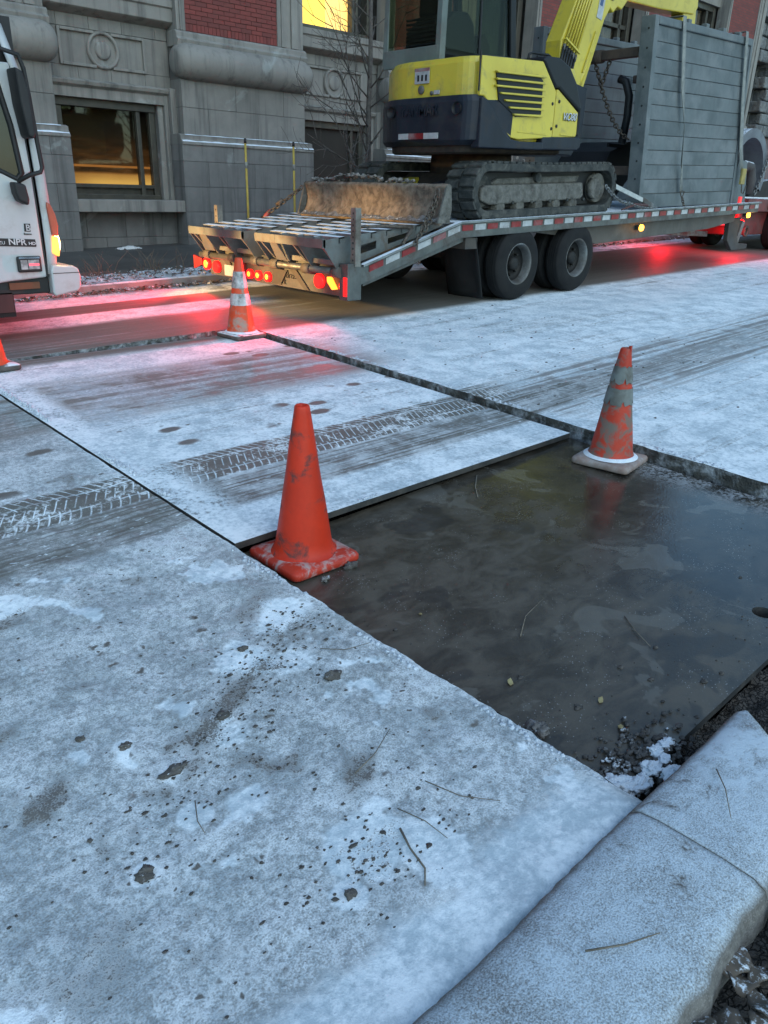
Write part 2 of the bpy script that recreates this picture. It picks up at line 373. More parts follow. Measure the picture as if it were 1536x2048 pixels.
M_EDGE = mat('road_edge', (.035, .035, .033), (.07, .068, .06), 9, .8, bump=.9, bscale=35, bdist=.02, dirt=(.45, .48, .52), damt=.30, dscale=11)

def jit(x, y):
    dx = dy = 0
    if abs(x - TX1) < 1e-3: dx = n3(y, 3.1, 0, 5) * .022 + n3(y, 1.1, 0, 21) * .010
    if abs(x - TX0) < 1e-3 and y < TY1 + .01: dx = (n3(y, 7.7, 0, 6) * .016 + n3(y, 4.4, 0, 25) * .010) * (1 if y < 2.7 else .35)
    if abs(y - TY1) < 1e-3 and TX0 - .01 < x < TX1 + .01: dy = n3(x, 9.2, 0, 5) * .02 + n3(x, 2.2, 0, 22) * .01
    return Vector((x + dx, y + dy, gz(x, y)))
def lin(a, b, n): return [a + (b - a) * i / n for i in range(n + 1)]
def sheet(mb, xs, ys, fn=jit):
    q = [fn(x, y) for y in ys for x in xs]; nx = len(xs)
    mb.raw(q, [[j*nx+i, j*nx+i+1, (j+1)*nx+i+1, (j+1)*nx+i] for j in range(len(ys)-1) for i in range(nx-1)], True)
YS_ALL = lin(.66, 1.55, 18) + lin(1.55, TY1, 100)[1:]
YS_FAR = lin(TY1, 8.35, 12) + [8.6, 8.9, 9.2]
road = MB()
XC, YC = -.9, 4.0
def near(x, y):
    p = jit(x, y)
    f = min(1, max(0, (x - XC) / .15)) * min(1, max(0, (YC - y) / .2)) * min(1, max(0, (TX0 - x) / .03)) * min(1, max(0, (y - .66) / .02))
    h = n3(x, y, 0, 3) * .006 + n3(x, y, 2, 13) * .0045 + n3(x, y, 5, 38) * .0028
    drift = max(0, 1 - (y - .66) / .30) ** 1.5 * .022 * (.75 + .5 * n3(x, y, 1, 6))
    p.z += f * (h + drift); return p
ysn = lin(.66, 1.55, 56) + lin(1.55, YC, 140)[1:]
sheet(road, lin(XC, TX0, 150), ysn, near)
sheet(road, [-14, -8, -4, -2, XC], YS_ALL[:1] + [1.55, YC, TY1]); sheet(road, lin(XC, TX0, 10), [YC] + [y for y in YS_ALL if y > YC])
sheet(road, [TX1] + [TX1 + .3, 5.5, 7, 10, 14, 20, 35, 70], YS_ALL)
sheet(road, [-14, -8, -4, -2, XC, 0, TX0], YS_FAR); sheet(road, lin(TX0, TX1, 50), YS_FAR); sheet(road, [TX1, 5.5, 7, 10, 14, 20, 35, 70], YS_FAR)
road_o = tag(road.build('road', M_ROAD), kind='structure')
HALO = ((.550, 1.371, .055, .9), (.878, .992, .06, .95), (1.25, 2.004, .06, .8), (1.003, 1.744, .05, .9), (.718, 1.817, .05, .9), (1.39, 1.675, .05, .6), (.771, 1.636, .06, .7), (1.0, 1.08, .17, .85), (1.22, 1.95, .17, .7), (.98, 1.66, .10, .6), (.74, 1.45, .07, .8), (.86, 1.40, .09, .8), (1.12, .95, .16, .8), (1.5, 2.1, .16, .75), (1.35, 1.85, .14, .6))
BARE = ((1.08, 1.80, .30, .055, .75), (1.17, 1.28, .12, .06, .7), (.45, 1.76, .10, .05, .8), (.70, 2.72, .25, .06, .6), (1.42, 2.22, .16, .06, .55), (1.0, 1.04, .13, .07, .45), (.30, 1.2, .2, .1, .4))
def sst(v_, a, b): t = min(1, max(0, (v_ - a)/(b - a))); return t*t*(3 - 2*t)
va, vr = [], []
for v_ in road_o.data.vertices:
    x, y = v_.co.x, v_.co.y; ha = hb = 0.0
    if x < 1.7 and y < 4.2 and x > -1:
        nz1 = mnoise.fractal(Vector((x, y, 0))*3.0, 1.0, 2.0, 5); nz2 = mnoise.fractal(Vector((x, y, 9))*9.0, 1.0, 2.0, 4)
        ha = sst(nz1*.6 + nz2*.35, .18, .42)*.7
        for (hx, hy, hr, hs) in HALO: ha = max(ha, hs*(1 - sst(math.hypot(x - hx, y - hy)*(1 + .5*nz2), hr*.35, hr*1.15)))
        for (px_, py_, rx_, ry_, st_) in BARE:
            u_ = ((x - px_)*.878 + (y - py_)*.479)/rx_; w_ = ((y - py_)*.878 - (x - px_)*.479)/ry_; hb = max(hb, st_*(1 - sst(math.hypot(u_, w_)*(1 + .7*nz2) + nz1*.4, .4, 1.2)))
        hb = max(hb, .6*sst(-nz1*.7 + nz2*.4, .36, .52))
    va.append(ha); vr.append(hb)
road_o.data.attributes.new('cover_add', 'FLOAT', 'POINT').data.foreach_set('value', va); road_o.data.attributes.new('cover_remove', 'FLOAT', 'POINT').data.foreach_set('value', vr)
ed = MB()
def wall(pts, depth=.34):
    q = []
    for k, p in enumerate(pts):
        for t in (0, .25, .5, 1):
            r_ = .012 * n3(p.x * 1.0, p.y, t * 3, 17) if t > 0 else 0
            q.append(Vector((p.x + r_, p.y + r_, p.z - depth * t)))
    n_ = len(pts); ed.raw(q, [[k*4+j, k*4+j+1, (k+1)*4+j+1, (k+1)*4+j] for k in range(n_-1) for j in range(3)], True)
wall([jit(TX1, y) for y in YS_ALL]); wall([jit(TX0, y) for y in YS_ALL]); wall([jit(x, TY1) for x in lin(TX0, TX1, 50)])
ed.build('slab_edge', M_EDGE, road_o)
# ground far below / behind everything
gnd = MB(); gnd.raw([(-150, -150, -1.2), (200, -150, -1.2), (200, 200, -1.2), (-150, 200, -1.2)], [(0, 1, 2, 3)])
tag(gnd.build('ground', mat('earth', (.08, .07, .06), rough=.9)), kind='structure')
def plane_strip(name, m, ys, dz, xs=(-14, -6, 0, 4, 8, 12, 18, 30, 70), kind='structure', noise=0):
    mb = MB(); mb.grid  # noqa
    q = [(x, y, gz(x, y) + dz + (noise * n3(x, y, 0, 2.5) if noise else 0)) for y in ys for x in xs]; nx = len(xs)
    mb.raw(q, [[j*nx+i, j*nx+i+1, (j+1)*nx+i+1, (j+1)*nx+i] for j in range(len(ys)-1) for i in range(nx-1)], True)
    return tag(mb.build(name, m), kind=kind)

# ---- trench floor and the frozen mud
M_MUD = mat('trench_mud', (.045, .038, .032), (.025, .022, .02), 5, .75, bump=1.0, bscale=24, bdist=.03, rvar=.2)
tb_ = MB(); sheet(tb_, lin(TX0 - .1, TX1 + .1, 10), lin(.2, TY1 + .1, 20), lambda x, y: Vector((x, y, gz(x, y) - .33 + .03 * n3(x, y, 0, 3))))
tag(tb_.build('trench_floor', M_MUD), kind='structure')

# ---- steel plates
def plate(name, x0, x1, y0, y1, dzs, th, m, medge, label, hole=None):
    dz = dzs[0]
    def DZP(x): return dzs[0] + (dzs[1] - dzs[0])*(x - x0)/(x1 - x0)
    root = thing(name, ((x0+x1)/2, y0, gz((x0+x1)/2, y0) + dz - th), label, 'road plate')
    bm_ = bmesh.new()
    def P_(x, y, d): return Vector((x, y, gz(x, y) + d)) - root.location
    xs, ys = lin(x0, x1, 24), sorted(set(lin(y0, y1, 24) + ([1.55] if y0 < 1.55 < y1 else [])))
    edges = []
    loop = [(x, y0) for x in xs] + [(x1, y) for y in ys[1:]] + [(x, y1) for x in xs[::-1][1:]] + [(x0, y) for y in ys[::-1][1:-1]]
    top = [bm_.verts.new(P_(x, y, DZP(x) + .0015 * n3(x, y, 0, 3))) for x, y in loop]
    for i in range(len(top)): edges.append(bm_.edges.new((top[i], top[(i+1) % len(top)])))
    hv = []
    if hole:
        hv = [bm_.verts.new(P_(hole[0] + hole[2]*math.cos(t*math.pi/10), hole[1] + hole[2]*math.sin(t*math.pi/10), dz)) for t in range(20)]
        for i in range(20): edges.append(bm_.edges.new((hv[i], hv[(i+1) % 20])))
    bmesh.ops.triangle_fill(bm_, use_beauty=True, use_dissolve=False, edges=edges)
    bmesh.ops.recalc_face_normals(bm_, faces=bm_.faces)
    if sum(f.normal.z for f in bm_.faces) < 0: bmesh.ops.reverse_faces(bm_, faces=bm_.faces)
    me = bpy.data.meshes.new('top_face'); bm_.to_mesh(me); bm_.free(); me.materials.append(m)
    t_ = bpy.data.objects.new('top_face', me); COL.objects.link(t_); t_.parent = root
    e = MB(); nL = len(loop)
    q = [Vector((x, y, gz(x, y) + DZP(x) + .0015 * n3(x, y, 0, 3))) for x, y in loop] + [Vector((x, y, gz(x, y) + DZP(x) - th)) for x, y in loop]
    e.raw(q, [[i, i+nL, (i+1) % nL + nL, (i+1) % nL] for i in range(nL)])
    if hole:
        q = [Vector((hole[0] + hole[2]*math.cos(t*math.pi/10), hole[1] + hole[2]*math.sin(t*math.pi/10), gz(hole[0], hole[1]) + d)) for d in (dz, dz - .06) for t in range(20)]
        e.raw(q, [[i, i+20, (i+1) % 20 + 20, (i+1) % 20] for i in range(20)], True)
    e.build('rim', medge, root)
    return root
def wet_mud():
    n = NB('wet_muddy_steel'); P = n.wpos(); o = n.xyz(P)
    big = n.noise(P, 1.7, 5, .6, .4); sm = n.noise(n.scl(P, 1, 1.6, 1), 5.0, 8, .70, .5); fine = n.noise(P, 48, 4, .7); grain = n.noise(P, 170, 2)
    tro = n.noise(n.scl(P, 1.3, 1.0, 1), 2.1, 4, .55, .9)
    def add_(*a):
        r_ = a[0]
        for q in a[1:]: r_ = n.math('ADD', r_, q)
        return r_
    col = n.mix(n.mr(sm, .32, .68), (.022, .019, .015), (.058, .049, .038))
    dry = n.math('SUBTRACT', 1.0, n.mr(add_(o[0], n.math('MULTIPLY', n.math('SUBTRACT', big, .5), 1.3), n.math('MULTIPLY', o[1], -.12)), 2.35, 3.35))
    col = n.mix(n.math('MULTIPLY', dry, .75), col, n.mix(n.mr(sm, .35, .65), (.045, .037, .027), (.105, .088, .066)))
    col = n.mix(n.mr(tro, .60, .63, 0, .5), col, (.14, .13, .11))
    col = n.mix(n.mr(n.noise(P, 2.7, 3, .5, .6), .60, .64, 0, .6), col, (.022, .02, .018))
    fr = n.math('MULTIPLY', n.mr(n.vor(P, 75), .22, .05), n.mr(n.noise(P, 6, 3), .50, .62)); col = n.mix(n.math('MULTIPLY', fr, .8), col, (.42, .43, .43))
    fx = n.math('MULTIPLY', n.mr(o[0], 3.95, 4.33), n.math('SUBTRACT', 1.0, n.mr(o[1], 2.0, 2.3)))
    fs = n.math('MULTIPLY', fx, n.mr(n.math('ADD', fine, n.math('MULTIPLY', n.math('SUBTRACT', sm, .5), 1.0)), .35, .75)); col = n.mix(n.math('MULTIPLY', fs, .7), col, (.62, .66, .7))
    rg = n.math('ADD', n.mr(sm, .35, .75, .03, .15), n.mr(big, .45, .7, 0, .06)); rg = n.fmix(fs, n.fmix(dry, rg, n.mr(sm, .35, .7, .34, .52)), .8)
    h = n.math('ADD', n.math('MULTIPLY', fine, .5), n.math('ADD', n.math('MULTIPLY', sm, .9), n.math('MULTIPLY', grain, .22)))
    n.set(Base_Color=col, Roughness=rg, Normal=n.bump(h, .16, .008), Specular_IOR_Level=.75)
    return n.mat
M_WET = wet_mud(); M_STEELEDGE = mat('plate_rim', (.03, .03, .03), (.06, .055, .05), 12, .55, bump=.5, bscale=60)
plate('steel_road_plate', 1.674, 4.27, 2.70, 6.50, (.004, -.036), .032, M_PLATE, M_STEELEDGE, 'snow covered steel road plate with tyre prints over the far part of the street cut')
plate('steel_road_plate', 1.70, 4.29, .765, 2.74, (-.080, -.080), .030, M_WET, M_STEELEDGE, 'bare wet muddy steel road plate over the near part of the street cut', hole=(3.055, .915, .045))

# broken snow along the edges of plate and slab
M_RIMSNOW = mat('edge_snow', (.62, .68, .75), (.45, .50, .56), 22, .95, bump=.9, bscale=55, bdist=.01)
def snow_rim(name, pts, hgt, wdt, dens, parent=None):
    mb = MB(); rr = random.Random(len(pts))
    for (x, y, z) in pts:
        if n3(x, y, 1, 3.3) + n3(x, y, 7, 9) * .6 + dens < 0: continue
        r_ = wdt * rr.uniform(.4, 1.2); c = Vector((x + rr.gauss(0, wdt*.5), y + rr.gauss(0, wdt*.5), z)); k = rr.random()*9; q = []
        for j in range(5):
            th = math.pi*.5*j/4
            for i in range(9):
                ph = 2*math.pi*i/9; d = Vector((math.sin(th)*math.cos(ph), math.sin(th)*math.sin(ph), math.cos(th))); q.append(c + Vector((d.x*r_, d.y*r_, d.z*hgt*1.3 - hgt*.25))*(1 + .8*mnoise.noise(d*2.2 + Vector((k, k, k)))))
        mb.raw(q, [[j*9+i, j*9+(i+1) % 9, (j+1)*9+(i+1) % 9, (j+1)*9+i] for j in range(4) for i in range(9)], True)
    return tag(mb.build(name, M_RIMSNOW, parent), kind='stuff')
_r = random.Random(3)
def zA(x, y): return gz(x, y) + .007 - .043*(x - 1.685)/2.585
plA = [o for o in bpy.data.objects if o.name == 'steel_road_plate'][0]
snow_rim('edge_snow', [(1.70 + abs(_r.gauss(0, .012)), y, zA(1.7, y)) for y in lin(2.72, 6.4, 420)], .010, .012, -.02, plA)
snow_rim('edge_snow', [(x, 2.715 + abs(_r.gauss(0, .008)), zA(x, 2.72)) for x in lin(1.72, 4.2, 200)], .006, .008, -.25, plA)
sr1 = snow_rim('edge_snow', [(TX1 + .02 + abs(_r.gauss(0, .02)), y, gz(TX1, y)) for y in lin(.7, 6.5, 520)], .005, .014, -.20, road_o)
snow_rim('edge_snow', [(TX0 - .015 - abs(_r.gauss(0, .012)), y, gz(TX0, y)) for y in lin(.7, 2.65, 160)], .006, .009, -.1, road_o)
# ---- near kerb stones
def kerb_mat(name):
    n = NB(name); P = n.wpos(); o = n.xyz(P)
    med = n.noise(P, 6, 6, .68, .4); fine = n.noise(P, 55, 4, .7); grain = n.noise(P, 230, 2); lg = n.noise(P, 1.8, 3)
    nz = n.xyz(n.node('ShaderNodeNewGeometry').outputs['Normal'])[2]
    c = n.math('ADD', n.math('ADD', n.math('MULTIPLY', med, .8), n.math('MULTIPLY', fine, .6)), n.math('ADD', n.math('MULTIPLY', grain, 1.2), n.math('MULTIPLY', lg, .7)))
    S = n.math('MULTIPLY', n.mr(c, 1.05, 1.95), n.mr(nz, .55, .93))
    S = n.math('MAXIMUM', S, n.math('MULTIPLY', n.math('MULTIPLY', n.mr(o[0], 1.62, 1.85), n.mr(n.math('ADD', med, n.math('MULTIPLY', fine, .3)), .45, .7)), n.mr(nz, .6, .9)))
    pat = n.mr(n.noise(P, 4.2, 5, .72, .6), .565, .66); S = n.math('MULTIPLY', S, n.math('SUBTRACT', 1.0, n.math('MULTIPLY', pat, n.mr(fine, .35, .6, .4, 1))))
    bare = n.mix(n.mr(fine, .3, .7), (.17, .162, .15), (.10, .094, .086)); bare = n.mix(n.mr(grain, .5, .7, 0, .5), bare, (.3, .28, .27))
    n.set(Base_Color=n.mix(n.mr(S, .05, .95, 0, .95, True), bare, (.56, .645, .715)), Roughness=n.fmix(S, .75, .92), Normal=n.bump(n.math('ADD', n.math('ADD', fine, n.math('MULTIPLY', S, .7)), n.math('MULTIPLY', grain, .5)), .4, .005))
    return n.mat
M_KERB = kerb_mat('granite_kerb')
kerb = thing('near_kerb', (1, .5, 0), None, None, kind='structure')
def kerb_stone(x0, x1, end_r=False, end_l=False):
    prof = [(.675, -.30), (.672, -.02), (.668, .02), (.655, .048), (.63, .066), (.58, .074), (.50, .077), (.42, .077), (.345, .073), (.315, .06), (.302, .03), (.295, -.05), (.29, -.30)]
    nx = max(8, int((x1 - x0) / .02)); q = []
    for i in range(nx + 1):
        t = i / nx
        for (y, z) in prof:
            x = x0 + (x1 - x0) * t
            ed_ = 0
            if end_r:
                xe = x1 - max(0, .62 - y) * .95; x = x0 + (xe - x0) * t
                ed_ = max(0, 1 - (xe - x) / .05)
            back = .018 * n3(x, 1.7, 0, 7) + .014 * n3(x, 5.7, 0, 19) if y < .36 else .006 * n3(x, 2.7, 0, 5) + .004 * n3(x, 2.7, 0, 30) if y > .62 else 0
            zz = z + gz(x, .6) + (.005 * n3(x, y, 0, 9) + .003 * n3(x, y, 0, 31) + .002 * n3(x, y, 3, 60) if z > -.1 else 0) - (.045 * ed_ ** 2 if z > -.1 else 0)
            q.append(Vector((x, y + back, zz)))
    m = len(prof); mb = MB()
    mb.raw(q, [[i*m+j, (i+1)*m+j, (i+1)*m+j+1, i*m+j+1] for i in range(nx) for j in range(m-1)], True)
    mb.raw(q[:m], [list(range(m))]); mb.raw(q[-m:], [list(range(m-1, -1, -1))])
    return mb.build('kerb_stone', M_KERB, kerb)
kerb_stone(-4, .05); kerb_stone(.056, 1.548); kerb_stone(1.550, 2.20, end_r=True); kerb_stone(4.40, 6.2); kerb_stone(6.206, 8.0); kerb_stone(8.006, 12.0)

# ---- dirt in the gap at the kerb, dirt bank beyond the kerb end
def cracked():
    n = NB('cracked_dirt'); P = n.wpos(); Pd = n.node('ShaderNodeVectorMath', operation='ADD'); n.put(Pd.inputs[0], P); nn_ = n.node('ShaderNodeTexNoise'); n.put(nn_.inputs['Vector'], P); n.put(nn_.inputs['Scale'], 22.0); sc_ = n.scl(nn_.outputs['Color'], .06, .06, .06); n.put(Pd.inputs[1], sc_); v_ = n.vor(Pd.outputs[0], 55, 'DISTANCE_TO_EDGE'); f = n.noise(P, 30, 5, .7); md = n.noise(P, 6, 4)
    col = n.mix(n.mr(f, .3, .7), (.05, .042, .036), (.10, .088, .078)); col = n.mix(n.mr(v_, .0, .09), (.012, .011, .01), col)
    n.set(Base_Color=col, Roughness=.85, Normal=n.bump(n.math('ADD', n.mr(v_, 0, .15), n.math('MULTIPLY', f, .6)), 1.0, .02)); return n.mat
M_DIRT = cracked()
dm = MB()
def dirt_fn(u, v_):
    x = 1.60 + u * 2.75; y = -.9 + v_ * 1.70
    z = gz(x, y) - .19 + .10 * max(0, min(1, (x - 2.25) / .4)) * max(0, min(1, (.60 - y) / .15)) + .04 * n3(x, y, 0, 6) + .03 * n3(x, y, 3, 17) + .014 * n3(x, y, 5, 45)
    return Vector((x, y, z))
dm.grid(dirt_fn, 190, 130); tag(dm.build('dirt_bank', M_DIRT), kind='structure')
# planting soil behind the near kerb, pavement under the photographer
sl = MB(); sl.grid(lambda u, v_: Vector((-4 + 6.3 * u, -2.5 + 2.82 * v_, gz(-4 + 6.3*u, 0) - .03 + .02 * n3(-4 + 6.3*u, -2.5 + 2.82*v_, 0, 4))), 60, 30)
tag(sl.build('planting_bed', M_DIRT), kind='structure')

np_ = MB()
for (x0, x1, y0, y1) in ((4.36, 14, -2.5, .30), (-14, -4, -2.5, .30), (-14, 14, -9, -2.5), (2.3, 4.36, -2.5, -.88)):
    np_.raw([(x, y, gz(x, 0) + .06) for (x, y) in ((x0, y0), (x1, y0), (x1, y1), (x0, y1))], [(0, 1, 2, 3)])
tag(np_.build('near_pavement', M_KERB), kind='structure')
# ---- far side: kerb, verge, pavement
M_FK = mat('far_kerb', (.22, .21, .2), (.14, .13, .13), 5, .8, bump=.5, snow=.75)
fk = MB(); xs = lin(-14, 60, 148)
prof = [(9.2, -.2), (9.205, .09), (9.23, .115), (9.34, .115), (9.36, -.1)]
q = [Vector((x, y + .01*n3(x, 0, 0, 1), gz(x, 9) + z + .006*n3(x, y, 0, 3))) for x in xs for (y, z) in prof]
fk.raw(q, [[i*5+j, (i+1)*5+j, (i+1)*5+j+1, i*5+j+1] for i in range(len(xs)-1) for j in range(4)], True)
tag(fk.build('far_kerb', M_FK), kind='structure')
M_VERGE = mat('verge_soil', (.10, .085, .07), (.05, .042, .036), 6, .9, bump=1, bscale=30, bdist=.02, snow=.62)
vg = MB(); vg.grid(lambda u, v_: Vector((-14 + 74*u, 9.34 + .82*v_, gz(-14+74*u, 9) + .10 + .035*n3(-14+74*u, 9.3+.8*v_, 0, 3) + .02*n3(-14+74*u, 9.3+.8*v_, 4, 9))), 500, 9)
tag(vg.build('verge', M_VERGE), kind='structure')
M_SW = mat('far_pavement_concrete', (.085, .082, .075), (.06, .058, .055), 1.2, .55, bump=.3, bscale=70, snow=.16)
pv = thing('far_pavement', (6, 11, .4), None, None, kind='structure')
x = -14.0
while x < 60:
    mb = MB(); n_ = 2
    q = [(xx, yy, gz(xx, 9) + .145 + dz_) for dz_ in (0, -.12) for (xx, yy) in ((x + .004, 10.13), (x + 1.496, 10.13), (x + 1.496, 13.5), (x + .004, 13.5))]
    mb.raw(q, [(0, 1, 2, 3), (7, 6, 5, 4), (0, 4, 5, 1), (1, 5, 6, 2), (2, 6, 7, 3), (3, 7, 4, 0)])
    if x > 1.5 and x < 34: mb.build('paving_slab', M_SW, pv)
    x += 1.5
# ================================================================== BUILDING
def stone_mat(name, a, b):
    n = NB(name); p = n.pos(); W = n.wpos()
    big = n.noise(W, .8, 4, .6); v1 = n.noise(p, 2.2, 6, .65); fine = n.noise(p, 60, 4, .7); st = n.noise(n.scl(W, 7, 7, .45), 1.0, 5, .65)
    oi = n.node('ShaderNodeObjectInfo').outputs['Random']
    col = n.mix(n.mr(v1, .3, .7), a, b); col = n.mix(n.mr(oi, 0, 1, 0, .35, True), col, tuple(c*.62 for c in a))
    col = n.mix(n.mr(st, .45, .72, 0, .7), col, (.075, .073, .07)); col = n.mix(n.mr(big, .55, .75, 0, .35), col, (.09, .095, .09))
    col = n.mix(n.mr(n.noise(W, 1.6, 5, .6, .6), .62, .72, 0, .35), col, (.42, .46, .44))
    n.set(Base_Color=col, Roughness=.82, Normal=n.bump(n.math('ADD', fine, n.math('MULTIPLY', v1, .8)), .35, .006)); return n.mat
M_ST = stone_mat('limestone', (.25, .238, .216), (.19, .182, .168)); M_ST2 = stone_mat('limestone_trim', (.275, .262, .238), (.215, .205, .188))
M_ST3 = stone_mat('limestone_base', (.21, .205, .195), (.15, .148, .143))
M_JOINT = mat('mortar_joint', (.17, .163, .15), rough=.9)
M_FRAME = mat('bronze_window_frame', (.085, .078, .062), (.06, .056, .047), 6, .45, .3, bump=.1)
M_SNOWP = mat('snow_piled', SNOW, (.66, .72, .79), 14, .95, bump=.8, bscale=30, bdist=.012)
def brick_mat():
    n = NB('red_brick'); p = n.pos(); oi = n.node('ShaderNodeObjectInfo').outputs['Random']
    v1 = n.noise(p, 9, 5, .65); f = n.noise(p, 80, 3)
    col = n.mix(oi, (.21, .045, .038), (.14, .036, .032)); col = n.mix(n.mr(v1, .45, .75, 0, .5), col, (.11, .035, .03))
    n.set(Base_Color=col, Roughness=.8, Normal=n.bump(n.math('ADD', f, v1), .5, .004)); return n.mat
M_BRICK = brick_mat(); M_MORT = mat('brick_mortar', (.09, .05, .045), (.06, .045, .042), 20, .9)
def far_brick():
    n = NB('brickwork_far'); W = n.wpos(); o = n.xyz(W); c = n.node('ShaderNodeCombineXYZ'); n.put(c.inputs[0], o[0]); n.put(c.inputs[1], o[2])
    b = n.node('ShaderNodeTexBrick', offset=.5); n.put(b.inputs['Vector'], c.outputs[0]); n.put(b.inputs['Scale'], 1.0)
    for k, v_ in (('Mortar Size', .006), ('Brick Width', .22), ('Row Height', .068), ('Color1', (.21, .046, .038, 1)), ('Color2', (.14, .037, .033, 1)), ('Mortar', (.075, .05, .045, 1))): b.inputs[k].default_value = v_
    n.set(Base_Color=b.outputs[0], Roughness=.85, Normal=n.bump(b.outputs[1], -.6, .01)); return n.mat
M_FBRICK = far_brick()
def glass(name, tint, rough=.03, gk=.9):
    n = NB(name); nt = n.nt; out = nt.nodes['Material Output']
    gl = n.node('ShaderNodeBsdfGlossy'); n.put(gl.inputs['Color'], (.9, .93, .95)); n.put(gl.inputs['Roughness'], rough)
    tr = n.node('ShaderNodeBsdfTransparent'); n.put(tr.inputs[0], tint); fr = n.node('ShaderNodeFresnel'); n.put(fr.inputs[0], n.fmix(n.node('ShaderNodeNewGeometry').outputs['Backfacing'], 1.5, 1/1.5))
    mx = n.node('ShaderNodeMixShader'); n.put(mx.inputs[0], n.math('ADD', n.math('MULTIPLY', fr.outputs[0], gk), .006)); nt.links.new(tr.outputs[0], mx.inputs[1]); nt.links.new(gl.outputs[0], mx.inputs[2]); nt.links.new(mx.outputs[0], out.inputs[0]); return n.mat
M_GLASS = glass('window_glass', (.70, .68, .63), .03, .6); M_DARKGL = mat('dark_glazing', (.02, .021, .022), (.03, .03, .03), 1, .08, bump=0)
M_LITWARM = emis('lit_room_warm', (1.0, .55, .10), .75); M_LITWARM2 = emis('lit_room_pale', (1.0, .70, .26), 1.35); M_DKPANE = mat('dim_pane', (.034, .031, .027), (.028, .026, .023), 2, .5, bump=0, spec=.2); M_BLIND = mat('brown_blind', (.075, .062, .048), (.06, .05, .04), 5, .8, streak=True)
M_CURT = mat('pale_curtain', (.52, .48, .46), (.40, .37, .36), 4, .9)

PY, BY, WY = 13.08, 12.98, 13.42
PER = 4.775; PL0, PR0 = 7.53, 10.14
bld = thing('stone_building', (8, 13.4, .5), 'grey stone and red brick building with rounded stone rolls and lit windows', 'building')
core = MB()
core.box((-8, WY + .34, 0), (28.6, 24, 17)); core.build('wall', M_JOINT, bld)
def block(x0, x1, y, z0, z1, m, par, d=.36, bev=.005, g=.0022):
    MB().box((x0 + g, y, z0 + g), (x1 - g, y + d, z1 - g)).build('stone_block', m, par, bev=bev, seg=2)
def ashlar(x0, x1, y, rows, wid, m, par, ph=0, d=.36):
    for r_, (z0, z1) in enumerate(zip(rows[:-1], rows[1:])):
        xs = [x0]; x = x0 + wid * (.5 if (r_ + ph) % 2 else 1.0) + random.uniform(-.04, .04)
        while x < x1 - wid * .3: xs.append(x); x += wid + random.uniform(-.05, .05)
        xs.append(x1)
        for a, b in zip(xs[:-1], xs[1:]): block(a, b, y, z0, z1, m, par, d)
